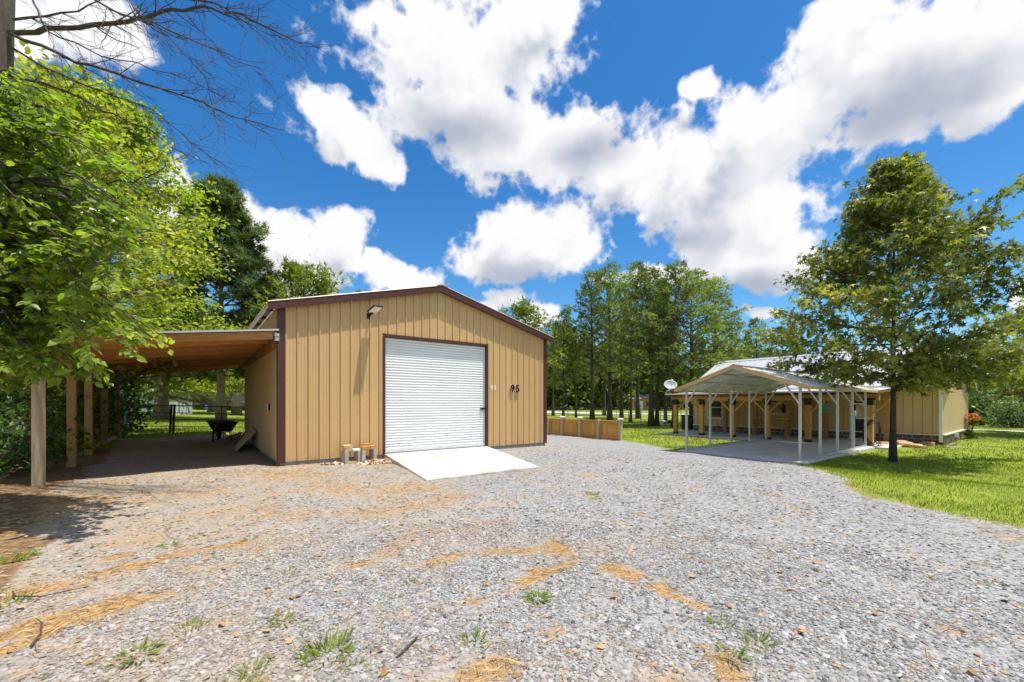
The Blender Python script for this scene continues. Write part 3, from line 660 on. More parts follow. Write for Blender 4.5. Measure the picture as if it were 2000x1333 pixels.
# house numbers
def text_mesh(name, body, size, ext, off, mat, parent, loc):
    cu = bpy.data.curves.new(name, 'FONT'); cu.body = body; cu.size = size; cu.extrude = ext; cu.offset = off; cu.align_x = 'CENTER'; cu.align_y = 'CENTER'
    tmp = bpy.data.objects.new(name+'_tmp', cu); col.objects.link(tmp); bpy.context.view_layer.update()
    me = bpy.data.meshes.new_from_object(tmp.evaluated_get(bpy.context.evaluated_depsgraph_get())); bpy.data.objects.remove(tmp); me.name = name
    me.materials.clear(); o = link(name, me, mat, parent); base_ = Vector(parent['_o']) if parent is not None else Vector((0,0,0))
    o.location = Vector(loc)-base_; o.rotation_euler = (R(90), 0, 0); return o
for nm, px, py, sz, lab in (('house_number', 1004, 760, .36, 'large black outlined number 95 on the tan garage wall'), ('small_house_number', 963, 758.5, .20, 'small white number 95 beside the roll-up door frame')):
    c = on_y(px, py, GY0); t_ = thing(nm, (c.x, c.y, c.z), lab, 'number')
    for k, ch in enumerate('95'):
        cx = c.x+(k-.5)*sz*.60
        if sz > .3:
            text_mesh('digit', ch, sz, 0.010, .014, 'white_paint', t_, (cx, GY0-.040, c.z)); text_mesh('digit_face', ch, sz, .010, .006, 'black_metal', t_, (cx, GY0-.058, c.z))
            MB().tube([(cx, GY0+.01, c.z+.06), (cx, GY0-.04, c.z+.06)], .008, 6).build('standoff', 'black_metal', t_)
        else: text_mesh('digit', ch, sz, .003, .008, 'white_paint', t_, (cx, GY0-.012, c.z))
c = on_x(529, 795, GX0); t_ = thing('outlet_box', (GX0, c.y, c.z), 'small grey outlet box on the shaded garage side wall', 'outlet')
MB().box((GX0-.07, c.y-.05, c.z-.09), (GX0, c.y+.05, c.z+.09)).build('box', 'black_plastic', t_); MB().box((GX0-.085, c.y-.055, c.z-.095), (GX0-.07, c.y+.055, c.z+.095)).build('cover', 'white_paint', t_)
c = gp(541, 911); solid('marker_stake', MB().box((c.x-.012, c.y-.012, c.z-.1), (c.x+.012, c.y+.012, c.z+.20)), 'red_flag', 'short red stake beside the garage corner', 'stake')
# ================================================================ LEAN-TO
posts_px = [(83,948,.0),(147,912,.0),(190,888,.0),(221,868,.0),(244,855.5,.0)]
LX = -2.25; LY0, LY1 = GY0-.10, 22.6
ln = thing('lean_to', (-.3, 16.5, 0), 'open timber lean-to shelter attached to the left side of the garage', 'shelter')
py_ = []
for i, (px, py, _) in enumerate(posts_px):
    g = gp(px, py); py_.append(g.y); zt_ = 2.50
    MB().box((LX-.075, g.y-.075, g.z-.1), (LX+.075, g.y+.075, zt_)).build('post', 'post_grey' if i == 0 else 'post_wood', ln)
def lz(x): return 2.66 + (x-LX)*(3.16-2.66)/(GX0-LX)      # underside of the deck
LXO = LX-.35
MB().box((LX-.09, LY0+.03, 2.50), (LX+.09, LY1, lz(LX)-.145)).build('beam', 'pine', ln)
MB().box((GX0-.115, LY0+.30, lz(GX0)-.34), (GX0-.03, LY1-3.5, lz(GX0)-.15)).build('ledger', 'pine', ln)
ra = 0
for yy in np.arange(LY0+.9, LY1, 1.22):
    MB().prism([(LXO+.05, yy, lz(LXO)-.14), (GX0-.12, yy, lz(GX0-.12)-.14), (GX0-.12, yy, lz(GX0-.12)-.012), (LXO+.05, yy, lz(LXO)-.012)], (0,.045,0)).build('rafter', 'pine_x', ln)
yy = LY0+.05; w = .185; k = 0
while yy < LY1:
    dzp = -.007*((k*2) % 3)
    MB().prism([(LXO, yy, lz(LXO)+dzp-.01), (GX0-.12, yy, lz(GX0-.12)+dzp-.01), (GX0-.12, yy, lz(GX0-.12)+dzp+.012), (LXO, yy, lz(LXO)+dzp+.012)], (0,w-.018,0)).build('plank', 'pine_x', ln); yy += w; k += 1
MB().prism([(LXO, LY0, lz(LXO)-.15), (GX0-.13, LY0, lz(GX0-.13)-.15), (GX0-.13, LY0, lz(GX0-.13)+.03), (LXO, LY0, lz(LXO)+.03)], (0,.045,0)).build('fascia', 'pine_x', ln)
yy = LY0-.07
while yy < LY1+.05:
    ribstrip((LXO-.06, yy, lz(LXO-.06)+.05), (0,1,0), (-.13,0,.99), .30, lambda a: (GX0-.02-LXO+.06, 0, lz(GX0-.02)-lz(LXO-.06)), .016, 0).build('roof_sheet', 'roof_metal', ln); yy += .30
MB().prism([(LXO-.06, LY0-.078, lz(LXO-.06)+.035), (GX0-.02, LY0-.078, lz(GX0-.02)+.035), (GX0-.02, LY0-.078, lz(GX0-.02)+.075), (LXO-.06, LY0-.078, lz(LXO-.06)+.075)], (0,.02,0)).build('drip_edge', 'roof_metal', ln)
for zz in (.0, .1): MB().box((GX0-.10, LY0-.01, lz(GX0)-.20+zz), (GX0-.005, LY0+.05, lz(GX0)-.12+zz)).build('bracket', 'galv', ln)
# pale tube hanging under the deck
a = on_x(349, 669, -.55); zq = lz(-.55)-.02
p0 = Vector((-.55, 13.2, lz(-.55)-.03)); p1 = Vector((-.45, 17.6, lz(-.45)-.16))
solid('plastic_tube', MB().tube([p0, p1], .02, 8), 'cream_paint', 'pale plastic tube fixed under the lean-to deck', 'tube')
g0, g1 = gp(163, 889), gp(236, 853); solid('edging_timber', MB().bar(g0+Vector((-.05,0,.05)), g1+Vector((-.05,0,.05)), .10, .11), 'grey_wood', 'long grey timber lying along the lean-to posts', 'timber')

# wheelbarrow
g = gp(432, 861); wb = thing('wheelbarrow', (g.x, g.y, g.z), 'black wheelbarrow heaped with soil under the lean-to', 'wheelbarrow')
fx = Vector((g.x, g.y, 0)).normalized(); fx = Matrix.Rotation(R(8), 3, 'Z') @ fx; sx_ = Vector((fx.y, -fx.x, 0)); O = Vector(g)
def L(a, b, c): return O + sx_*a + fx*b + Vector((0,0,c))
mb = MB(); topv = [L(-.42,-.55,.66), L(.42,-.55,.66), L(.38,.52,.70), L(-.38,.52,.70)]; botv = [L(-.27,-.30,.34), L(.27,-.30,.34), L(.22,.22,.36), L(-.22,.22,.36)]
mb.add(topv+botv, [(0,1,5,4),(1,2,6,5),(2,3,7,6),(3,0,4,7),(4,5,6,7)]); mb.build('tray', 'black_plastic', wb)
mb = MB(); mb.tube(topv+[topv[0]], .014, 6); mb.build('rim', 'black_metal', wb)
mb = MB()
hv = []; hf = []
for i in range(9):
    for j in range(9):
        u, v = i/8*2-1, j/8*2-1; hv.append(L(u*.37, v*.50, .655+.10*max(0, 1-u*u)*max(0, 1-v*v)+random.uniform(-.012,.012)))
hf = [(i*9+j, i*9+j+1, (i+1)*9+j+1, (i+1)*9+j) for i in range(8) for j in range(8)]
mb.add(hv, hf); mb.build('soil_load', 'soil', wb)
for s in (-1, 1):
    MB().tube([L(s*.26,-.85,.62), L(s*.24,-.3,.36), L(s*.10,.55,.24)], .018, 6).build('handle', 'post_wood', wb)
    MB().tube([L(s*.25,-.22,.36), L(s*.28,-.30,0), L(s*.28,-.12,0), L(s*.24,.02,.34)], .016, 6).build('leg', 'black_metal', wb)
wv = MB(); ring = [L(0, .55+.19*math.cos(t), .20+.19*math.sin(t)) for t in np.linspace(0, 6.2832, 19)]; wv.tube(ring, .045, 6, False); wh = wv.build('wheel', 'black_plastic', wb)
MB().tube([L(-.1,.55,.20), L(.1,.55,.20)], .03, 8).build('axle', 'galv', wh)
# leaning board and soil pile by the wall
a, b = gp(490, 868), on_x(480, 835, GX0-.04)
y0_ = 14.9
mb = MB(); mb.prism([(GX0-.62, y0_, H(GX0-.6, y0_)), (GX0-.56, y0_+1.6, H(GX0-.6,y0_)), (GX0-.06, y0_+1.6, .72), (GX0-.10, y0_, .62)], (.03,0,.02)); solid('leaning_board', mb, 'cut_wood', 'pale board leaning on the side wall of the garage', 'board')
def pile(name, c, rx, ry, h, mat, n=260, seed=3, tone_mat=True, tmpl=FLAKE, sz=(.03,.08), label=None):
    r_ = np.random.default_rng(seed); a = r_.uniform(0, 6.283, n); rr = np.sqrt(r_.random(n)); x = c[0]+rx*rr*np.cos(a); y = c[1]+ry*rr*np.sin(a)
    z = gz(x, y)+h*(1-rr**2)*r_.random(n)**.4+.008; D = nrm(r_.normal(0,1,(n,3))*np.array([1,1,.35])); N = nrm(r_.normal(0,.5,(n,3))+np.array([0,0,1]))
    me = stamp(name, np.stack([x,y,z],-1), D, N, r_.uniform(*sz, n), tmpl, r_.random(n)); o = link(name, me, mat); return tag(o, kind='stuff')
g = gp(468, 860); pile('soil_pile', (g.x+.1, g.y+.6), .5, .8, .22, 'dry_leaf', 500, 4); mb = MB()
g = gp(745, 905); pile('wood_shavings', (g.x, g.y+.15), .55, .35, .05, 'woodchip', 420, 5, sz=(.04,.11)); g = gp(670, 908); pile('wood_shavings', (g.x-.15, g.y+.2), .35, .14, .03, 'woodchip', 110, 6, sz=(.03,.09))
# rough timber frames against the front wall, offcut blocks on top
def frame_stand(px0, px1, py, hgt, label):
    a = gp(px0, py); b = gp(px1, py-3); d = (b-a); d.z = 0; wdt = d.length; d.normalize(); nn = Vector((-d.y, d.x, 0)); dep = .24
    t_ = thing('sawhorse', tuple(a), label, 'sawhorse', 'timber frames by the garage wall')
    for k, off in enumerate((0, wdt-.09)):
        q = a+d*off; MB().prism([q, q+d*.09, q+d*.09+nn*dep, q+nn*dep], (0,0,hgt)).build('upright', 'grey_wood', t_)
    MB().prism([a+d*.09+nn*.02, a+d*(wdt-.09)+nn*.02, a+d*(wdt-.09)+nn*(.05), a+d*.09+nn*.05], (0,0,.04)).build('bottom_rail', 'cut_wood', t_)
    MB().prism([a+d*.09+nn*.10, a+d*(wdt-.09)+nn*.10, a+d*(wdt-.09)+nn*.20, a+d*.09+nn*.20], (0,0,.05)).build('cross_rail', 'cut_wood', t_)
    return a, d, nn, wdt
def block(a, d, nn, u, v, z, lx, ly, h, label, mat='cut_wood', rot=0.0):
    q = a+d*u+nn*v+Vector((0,0,z)); c, s = math.cos(rot), math.sin(rot); e = d*c+nn*s; f = nn*c-d*s
    o = solid('wood_block', MB().prism([q, q+e*lx, q+e*lx+f*ly, q+f*ly], (0,0,h)), mat, label, 'wood block', 'offcut blocks on the timber frames'); bv = o.modifiers.new('edge', 'BEVEL'); bv.width = .006; bv.segments = 1
a, d, nn, wdt = frame_stand(674, 706, 907, .30, 'grey timber frame left of its twin by the garage wall')
block(a, d, nn, .02, .06, .301, .20, .14, .085, 'lower block under another block on the left timber frame'); block(a, d, nn, .0, .05, .387, .22, .15, .075, 'topmost block of the pair on the left timber frame', rot=.06); block(a, d, nn, wdt-.20, .02, .301, .24, .16, .05, 'pale flat block on the right upright of the left timber frame', 'white_paint')
a, d, nn, wdt = frame_stand(707.5, 736, 904.5, .32, 'grey timber frame right of its twin next to the white door')
block(a, d, nn, .0, .0, .321, .22, .15, .09, 'golden block at the left front of the right timber frame', 'pine'); block(a, d, nn, .06, .155, .321, .30, .09, .15, 'tall golden block standing behind on the right timber frame', 'pine', .02); block(a, d, nn, wdt-.17, .01, .321, .15, .13, .10, 'reddish block on the right upright of the right timber frame', 'post_wood', .08)
# ================================================================ METAL CARPORT
cp = thing('metal_carport', ((CPX0+CPX1)/2, (CPY0+CPY1)/2, SZ), 'galvanised metal carport with tan gable trim in front of the house', 'carport')
LT = 2.10; CM = (CPY0+CPY1)/2; CPK = 2.72; EOV = .30
def cz(y): return CPK - (CPK-LT)*abs(y-CM)/((CPY1-CPY0)/2)
xs5 = [CPX0+(CPX1-CPX0)*i/4 for i in range(5)]
for yb in (CPY0, CPY1):
    MB().box((CPX0-.03, yb-.032, SZ+.002), (CPX1+.06, yb+.032, SZ+.066)).build('base_rail', 'galv', cp)
for i, xx in enumerate(xs5):
    for s, yb in ((1, CPY0), (-1, CPY1)):
        MB().box((xx-.032, yb-.0325, SZ+.066), (xx+.032, yb+.0325, LT-.02)).build('leg', 'galv', cp)
        MB().bar((xx, yb+s*.02, LT-.62), (xx, yb+s*.48, cz(yb+s*.48)-.06), .045, .045, (1,0,0)).build('brace', 'galv', cp)
        MB().bar((xx, yb-s*EOV*.8, cz(yb-s*EOV*.8)-.045), (xx, CM, CPK-.045), .06, .06, (1,0,0)).build('roof_bow', 'galv', cp)
    MB().bar((xx, CM-.45, CPK-.22), (xx, CM+.45, CPK-.22), .04, .04).build('collar_tie', 'galv', cp)
RX0, RX1 = CPX0-.30, CPX1+.30
for s in (1, -1):
    ye = CM+s*((CPY1-CPY0)/2+EOV); ze = cz(ye); v = Vector((0, CM-ye, CPK-ze)); nn = Vector((0, s*(CPK-ze), abs(CM-ye))).normalized()
    xx = RX0
    while xx < RX1-.01:
        w = min(.365, RX1-xx)
        ribstrip((xx, ye, ze), (1,0,0), nn, w, lambda a, v=v: v, .02, 0, .05).build('roof_panel', 'galv_sheet', cp); xx += .365
    for f in (.36, .70):
        p = Vector((0, ye, ze))+v*f; MB().bar((RX0+.1, p.y, p.z-.014), (RX1-.1, p.y, p.z-.014), .07, .02, nn).build('purlin', 'galv', cp)
    for xe in (RX0-.015, RX1):
        a = Vector((xe, ye, ze)); MB().prism([a+Vector((0,0,-.105)), a+v+Vector((0,0,-.105)), a+v+Vector((0,0,.03)), a+Vector((0,0,.03))], (.014,0,0)).build('gable_trim', 'carport_trim', cp)
    MB().box((RX0, min(ye, ye+s*.02), ze-.085), (RX1, max(ye, ye+s*.02), ze-.004)).build('eave_trim', 'carport_trim', cp)
MB().prism([(RX0-.02, CM-.14, cz(CM-.14)+.03), (RX0-.02, CM, CPK+.05), (RX0-.02, CM+.14, cz(CM+.14)+.03), (RX0-.02, CM, CPK+.03)], (RX1-RX0+.04,0,0)).build('ridge_cap', 'trim_red', cp)
bx = xs5[3]; sw = thing('switch_box', (bx, CPY0-.06, SZ+.0), 'white switch box with conduit on a carport leg', 'switch box')
zb = on_y(1657, 808, CPY0).z
MB().box((bx-.06, CPY0-.10, zb-.10), (bx+.06, CPY0-.034, zb+.10)).build('box', 'white_paint', sw); MB().tube([(bx, CPY0-.06, SZ+.07), (bx, CPY0-.06, zb-.1)], .016, 8).build('conduit', 'white_paint', sw)

# ================================================================ HOUSE
HX, HY0, HY1, HX1 = 25.0, 3.1, 14.1, 32.6; WB, WT = .16, 2.26
ho = thing('ranch_house', ((HX+HX1)/2, (HY0+HY1)/2, -.2), 'long tan house with pale metal roof, stone base and timber porch', 'house')
def boards(p0, e, n, total, w, zb, zt, holes=()):
    p0 = Vector(p0); e = Vector(e); n = Vector(n); k = int(round(total/w)); w = total/k
    for i in range(k):
        a0, a1 = i*w, (i+1)*w; segs = [(zb, zt)]
        for (h0, h1, hz0, hz1) in holes:
            if a1 > h0+.01 and a0 < h1-.01:
                segs = [(zb, hz0), (hz1, zt)] if a0 >= h0-.02 and a1 <= h1+.02 else [(zb, hz0), (hz1, zt)]
        for (s0, s1) in segs:
            if s1-s0 < .03: continue
            q = p0+e*a0+Vector((0,0,s0)); g = .014
            prof = [(.010,-.02),(.012,.014),(w-.012,.014),(w-.010,-.02)]
            mb = MB(); 
            for a, b in prof: mb.v.append(tuple(q+e*a+n*b))
            for a, b in prof: mb.v.append(tuple(q+e*a+n*b+Vector((0,0,s1-s0))))
            mb.f = [(j, j+1, 5+j, 4+j) for j in range(3)]; mb.build('wall_board', 'house_wall', ho)
WIN = []
for (pxa, pya, pxb, pyb) in ((1383.5,779,1409.5,815.5),(1504,771,1537,807.5)):
    a, b = on_x(pxa, pya, HX-.05), on_x(pxb, pyb, HX-.05); WIN.append((b.y, a.y, b.z, a.z))
da, db = on_x(1664, 779, HX), on_x(1706, 850, HX); DOOR = (db.y, da.y, WB-.30, da.z)
MB().box((HX+.022, HY0+.024, WB), (HX1-.02, HY1-.02, WT)).build('wall_core', 'house_wall', ho)
boards((HX, HY1, 0), (0,-1,0), (-1,0,0), HY1-HY0, .305, WB, WT, ())
boards((HX, HY0, 0), (1,0,0), (0,-1,0), HX1-HX, .305, WB, WT, ())
MB().box((HX-.02, HY0-.02, WT-.14), (HX-.012+.03, HY1, WT+.02)).build('frieze', 'house_wall', ho)
# windows
for (y0, y1, z0, z1) in WIN:
    wn = MB().box((HX-.030, y0, z0), (HX-.020, y1, z1)).build('window', 'window_glass', ho)
    fr = .055
    for a, b in (((y0-fr, z0-fr), (y1+fr, z0)), ((y0-fr, z1), (y1+fr, z1+fr)), ((y0-fr, z0), (y0, z1)), ((y1, z0), (y1+fr, z1))):
        MB().box((HX-.065, a[0], a[1]), (HX-.012, b[0], b[1])).build('frame', 'cream_paint', wn)
    zm = (z0+z1)/2+.03; MB().box((HX-.058, y0, zm-.025), (HX-.028, y1, zm+.025)).build('sash_rail', 'cream_paint', wn)
    MB().box((HX-.09, y0-.08, z0-fr-.04), (HX-.012, y1+.08, z0-fr)).build('sill', 'cream_paint', wn)
dy0, dy1, dz0, dz1 = DOOR; dz0 = SZ+.06
d_ = MB().box((HX-.045, dy0, dz0), (HX-.012, dy1, dz1)).build('door', 'dark_door', ho)
gy0 = dy0+.14; MB().box((HX-.055, gy0, dz0+.95), (HX-.043, dy1-.22, dz1-.12)).build('door_glass', 'curtain', d_)
for a, b in (((gy0-.05, dz0+.90), (dy1-.17, dz0+.95)), ((gy0-.05, dz1-.12), (dy1-.17, dz1-.07)), ((gy0-.05, dz0+.95), (gy0, dz1-.12)), ((dy1-.22, dz0+.95), (dy1-.17, dz1-.12))):
    MB().box((HX-.07, a[0], a[1]), (HX-.043, b[0], b[1])).build('glass_frame', 'cream_paint', d_)
MB().tube([(HX-.045, dy1-.08, dz0+.95), (HX-.10, dy1-.08, dz0+.95)], .03, 8).build('handle', 'galv', d_)
for a, b in (((dy0-.09, dz0), (dy0, dz1+.09)), ((dy1, dz0), (dy1+.09, dz1+.09)), ((dy0, dz1), (dy1, dz1+.09))):
    MB().box((HX-.04, a[0], a[1]), (HX-.010, b[0], b[1])).build('door_frame', 'cream_paint', ho)
MB().box((HX-.35, dy0-.1, SZ-.02), (HX-.05, dy1+.1, SZ+.058)).build('door_step', 'concrete', ho)
# stone base, every stone set in mortar
fd = MB().box((HX-.005, HY0-.005, -.45), (HX1-.01, HY1, WB-.005)).build('stone_base', 'mortar', ho)
MB().box((HX-.09, HY0-.09, WB-.02), (HX1, HY0-.0, WB+.035)).box((HX-.09, HY0+.002, WB-.018), (HX-.0, HY1, WB+.03)).build('water_table', 'cream_paint', ho)
rs = random.Random(5)
def stones(p0, e, n, total, zb, zt):
    p0 = Vector(p0); e = Vector(e); n = Vector(n); z = zb
    while z < zt-.05:
        h = min(rs.uniform(.13,.20), zt-z); a = rs.uniform(-.1,0)
        while a < total-.06:
            w = rs.uniform(.16,.40); a0, a1 = max(a,0)+.012, min(a+w, total)-.012
            if a1-a0 > .05:
                q = [(a0+rs.uniform(0,.03), z+.012+rs.uniform(0,.02)), (a1-rs.uniform(0,.03), z+.012+rs.uniform(0,.02)), (a1-rs.uniform(-.005,.03), z+h-.012-rs.uniform(0,.025)), (a0+rs.uniform(-.005,.03), z+h-.012-rs.uniform(0,.025))]
                d = rs.uniform(.03,.055); c = [sum(p[0] for p in q)/4, sum(p[1] for p in q)/4]
                mb = MB(); mb.v = [tuple(p0+e*u+Vector((0,0,v))) for u, v in q] + [tuple(p0+e*(c[0]+(u-c[0])*.84)+Vector((0,0,c[1]+(v-c[1])*.80))+n*d) for u, v in q]
                mb.f = [(4,5,6,7),(0,1,5,4),(1,2,6,5),(2,3,7,6),(3,0,4,7)]; mb.build('stone', 'stone_brown', fd)
            a += w
        z += h
stones((HX-.005, HY1, 0), (0,-1,0), (-1,0,0), HY1-HY0, -.20, WB-.03)
stones((HX, HY0-.005, 0), (1,0,0), (0,-1,0), HX1-HX, -.24, WB-.03)
# roof
RM = (HX+HX1)/2; RE, RP = 2.30, 4.33; GOV = .28
for s in (-1, 1):
    xe = RM+s*(RM-HX+.45); ze = RE-.02; v = Vector((RM-xe, 0, RP-ze)); nn = Vector((s*(RP-ze), 0, abs(v.x))).normalized(); y = HY0-GOV
    wS = .30 if s < 0 else 1.2
    while y < HY1+GOV-.01:
        w = min(wS, HY1+GOV-y); ribstrip((xe, y, ze), (0,1,0), nn, w, lambda a, v=v: v, .022, 0, .045).build('roof_panel', 'roof_metal', ho); y += wS
    for ye in (HY0-GOV-.02, HY1+GOV):
        a = Vector((xe, ye, ze)); MB().prism([a+Vector((0,0,-.15)), a+v+Vector((0,0,-.15)), a+v+Vector((0,0,-.003)), a+Vector((0,0,-.003))], (0,.02,0)).build('rake_board', 'cream_paint', ho)
MB().prism([(RM-.2, HY0-GOV-.03, RP-.065), (RM, HY0-GOV-.03, RP+.05), (RM+.2, HY0-GOV-.03, RP-.065), (RM, HY0-GOV-.03, RP+.03)], (0, HY1-HY0+2*GOV+.06, 0)).build('ridge_cap', 'roof_metal', ho)
for ye in (HY0, HY1-.02): MB().prism([(HX+.02, ye, WT), (HX1-.02, ye, WT), (RM, ye, RP-.22)], (0,.02,0)).build('gable_wall', 'house_wall', ho)
gx = RM-(RM-HX+.45); MB().box((gx-.11, HY0-GOV, RE-.135), (gx+.0, HY1+GOV, RE-.03)).build('gutter', 'white_paint', ho)
MB().box((gx, HY0-GOV+.02, RE-.12), (HX, HY1, RE-.105)).build('soffit', 'cream_paint', ho)
MB().box((HX-.16, HY0-.02, -.22), (HX-.075, HY0+.09, RE-.13)).build('downspout', 'white_paint', ho); MB().box((HX-.19, HY0-.03, -.30), (HX-.06, HY0+.10, -.14)).build('downspout_boot', 'black_plastic', ho)
# porch: posts, knee braces, beam, rafters, sheet roof
PX = 21.72; PZT = 1.84
front = [on_x(1320, 800, PX).y, on_x(1371, 800, PX).y, on_x(1431, 800, PX).y, on_x(1499, 800, PX).y, on_x(1580, 800, PX+.1).y, on_x(1702, 800, PX+.2).y]
for i, y in enumerate(front):
    MB().box((PX-.10, y-.10, SZ), (PX+.10, y+.10, 1.64)).build('post', 'cedar', ho)
    MB().box((PX-.115, y-.115, SZ-.005), (PX+.115, y+.115, SZ+.10)).build('post_base', 'black_metal', ho)
    MB().box((PX-.125, y-.19, 1.62), (PX+.125, y+.19, 1.71)).box((PX-.12, y-.115, 1.42), (PX+.12, y+.115, 1.61)).build('post_bracket', 'black_metal', ho)
    for s in (-1, 1):
        if (i == 0 and s == 1): continue
        MB().bar((PX, y+s*.09, 1.08), (PX, y+s*.62, 1.63), .07, .08, (1,0,0)).build('knee_brace', 'cedar', ho)
MB().box((PX-.07, front[-1]-.3, 1.62), (PX+.07, front[0]+.25, PZT)).build('porch_beam', 'cedar', ho)
for px in (1416, 1475, 1540, 1612, 1732):
    y = on_x(px, 800, 24.55).y; MB().box((24.45, y-.09, SZ), (24.65, y+.09, 1.95)).build('post', 'post_wood', ho)
    MB().bar((24.55, y+.08, 1.40), (24.55, y+.5, 1.90), .08, .09, (1,0,0)).build('knee_brace', 'post_wood', ho)
MB().box((24.5, front[-1]-.2, 1.90), (24.62, front[0]+.1, 2.06)).build('porch_beam', 'post_wood', ho)
PY0, PY1 = front[-1]-.35, front[0]+.35; PE = 21.30
y = PY0+.1
while y < PY1:
    MB().prism([(PE+.05, y, 1.86), (24.6, y, 2.06), (24.6, y, 2.19), (PE+.05, y, 1.97)], (0,.05,0)).build('porch_rafter', 'cedar', ho); y += .62
y = PY0
while y < PY1-.01:
    w = min(.60, PY1-y); ribstrip((PE-.06, y, 2.0), (0,1,0), (-.06,0,1), w, lambda a: (24.70-PE, 0, .205), .018, 0).build('porch_roof_panel', 'roof_metal', ho)
    MB().box((PE+.06, y+.005, 1.982), (24.45, y+w-.005, 1.992)) ; y += .60
MB().prism([(PE, PY0, 1.975), (24.55, PY0, 2.185), (24.55, PY0, 2.20), (PE, PY0, 1.99)], (0, PY1-PY0, 0)).build('porch_deck', 'cedar', ho)
MB().box((PE-.075, PY0-.01, 1.965), (PE-.055, PY1+.01, 2.035)).build('porch_drip_edge', 'white_paint', ho)
MB().box((PE-.02, PY0, 1.87), (PE+.02, PY1, 1.968)).build('porch_fascia', 'trim_red', ho)
# things about the porch
y0, y1 = on_x(1537, 816, 24.3).y, on_x(1474, 816, 24.3).y; z = on_x(1500, 817, 24.3).z
bs = thing('bar_shelf', (24.3, (y0+y1)/2, SZ), 'long wooden bar shelf between porch posts under the small window', 'shelf')
MB().box((24.05, y0-.1, z-.03), (24.44, y1+.1, z+.04)).build('shelf_top', 'cedar', bs)
for yy in (y0, y1): MB().box((24.15, yy-.05, SZ-.012), (24.25, yy+.05, z-.03)).build('support', 'post_wood', bs)
sg = on_x(1614.5, 797, 24.4); t_ = thing('green_sign', tuple(sg), 'weathered green board sign hung on a porch post', 'sign')
for k in range(5): MB().box((24.40, sg.y-.29+.01*(k % 2), sg.z-.23+k*.093), (24.43, sg.y+.29-.012*((k+1) % 2), sg.z-.23+k*.093+.086)).build('plank', 'green_sign', t_)
MB().tube([(24.42, sg.y, sg.z+.23), (24.45, sg.y, sg.z+.34)], .006, 5).build('hanger', 'black_metal', t_)
g = on_x(1703, 812, PX); hs_ = thing('garden_hose', (PX, front[-1], SZ), 'black garden hose coiled on the porch post nearest the door', 'hose')
for k in range(6):
    rr = .40+.03*k; pts = [(PX-.13-.012*k, front[-1]-.14+.22*math.sin(t)*(1+.07*k)+.02*math.sin(5*k)-.05*math.cos(2*t), .36+.52*math.cos(t)-.03*k+.02*math.cos(3*k)) for t in np.linspace(0, 6.283, 25)]
    MB().tube(pts, .011, 6, False).build('coil', 'hose_red' if k == 2 else 'hose', hs_, True)
MB().box((PX-.16, front[-1]-.10, .86), (PX-.10, front[-1]+.06, .92)).build('hook', 'galv', hs_)
MB().tube([(PX-.15, front[-1]-.45, -.17), (PX-.5, front[-1]-.25, -.18), (PX-.7, front[-1]+.3, -.18), (PX-.4, front[-1]+.5, -.18)], .014, 6).build('tail', 'hose', hs_)
pl = thing('porch_light', (PX+.2, front[-1]+.12, 1.5), 'black twin floodlight under the porch roof by the door', 'lamp')
MB().box((PX-.18, front[-1]+.1, 1.50), (PX-.10, front[-1]+.5, 1.58)).build('housing', 'black_metal', pl)
for k in (0, 1): MB().box((PX-.24, front[-1]+.1+.22*k, 1.46), (PX-.18, front[-1]+.28+.22*k, 1.50)).build('lamp_head', 'led', pl)
# satellite dish on the porch corner
p = Vector((PX-.1, front[0]+.36, 1.95)); c = on_x(1309, 753, PX-.2); sdh = thing('satellite_dish', tuple(p), 'grey satellite dish on a bent arm at the porch corner', 'satellite dish')
MB().tube([p, p+Vector((0,.25,.12)), Vector(c)+Vector((.12,0,-.12))], .03, 8).build('mast', 'galv', sdh)
nd = Vector((-.62,-.62,.48)).normalized(); e1 = nd.cross(Vector((0,0,1))).normalized(); e2 = e1.cross(nd).normalized()
mb = MB(); rings = 6; nseg = 24; cc = Vector(c)
for i in range(rings+1):
    r = i/rings
    for j in range(nseg): t = 2*math.pi*j/nseg; mb.v.append(tuple(cc + (e1*math.cos(t)*.36+e2*math.sin(t)*.29)*r + nd*(.10*r*r)))
for i in range(rings): mb.f += [(i*nseg+j, i*nseg+(j+1) % nseg, (i+1)*nseg+(j+1) % nseg, (i+1)*nseg+j) for j in range(nseg)]
o = mb.build('reflector', 'dish', sdh, True); sm_ = o.modifiers.new('thick', 'SOLIDIFY'); sm_.thickness = .015
MB().tube([cc-e2*.28, cc-e2*.30+nd*.22, cc+nd*.48+e2*.02], .018, 6).build('feed_arm', 'galv', sdh); MB().tube([cc+nd*.42+e2*.02, cc+nd*.56+e2*.02], .045, 8).build('receiver', 'white_paint', sdh)
# bin by the left end of the house, pale meter box
g = gp(1344, 839); bn = thing('waste_bin', tuple(g), 'black waste bin standing at the left end of the house', 'bin')
MB().prism([g+Vector((-.3,-.3,0)), g+Vector((.3,-.3,0)), g+Vector((.3,.3,0)), g+Vector((-.3,.3,0))], (0,0,.92)).build('body', 'bin_dark', bn); MB().prism([g+Vector((-.34,-.34,.92)), g+Vector((.34,-.34,.92)), g+Vector((.34,.34,.92)), g+Vector((-.34,.34,.92))], (0,0,.07)).build('lid', 'black_plastic', bn)
MB().tube([g+Vector((-.34,-.25,.84)), g+Vector((-.40,-.25,.88)), g+Vector((-.40,.25,.88)), g+Vector((-.34,.25,.84))], .015, 6).build('handle', 'black_plastic', bn)
# vent pole on the roof
a = Vector((RM+.5, on_x(1519, 700, RM).y, RP-.3)); solid('roof_pole', MB().tube([a, a+Vector((0,0,.95))], .03, 8).tube([a+Vector((0,-.18,.80)), a+Vector((0,.18,.88))], .014, 6), 'galv', 'thin metal pole rising behind the house ridge', 'pole')
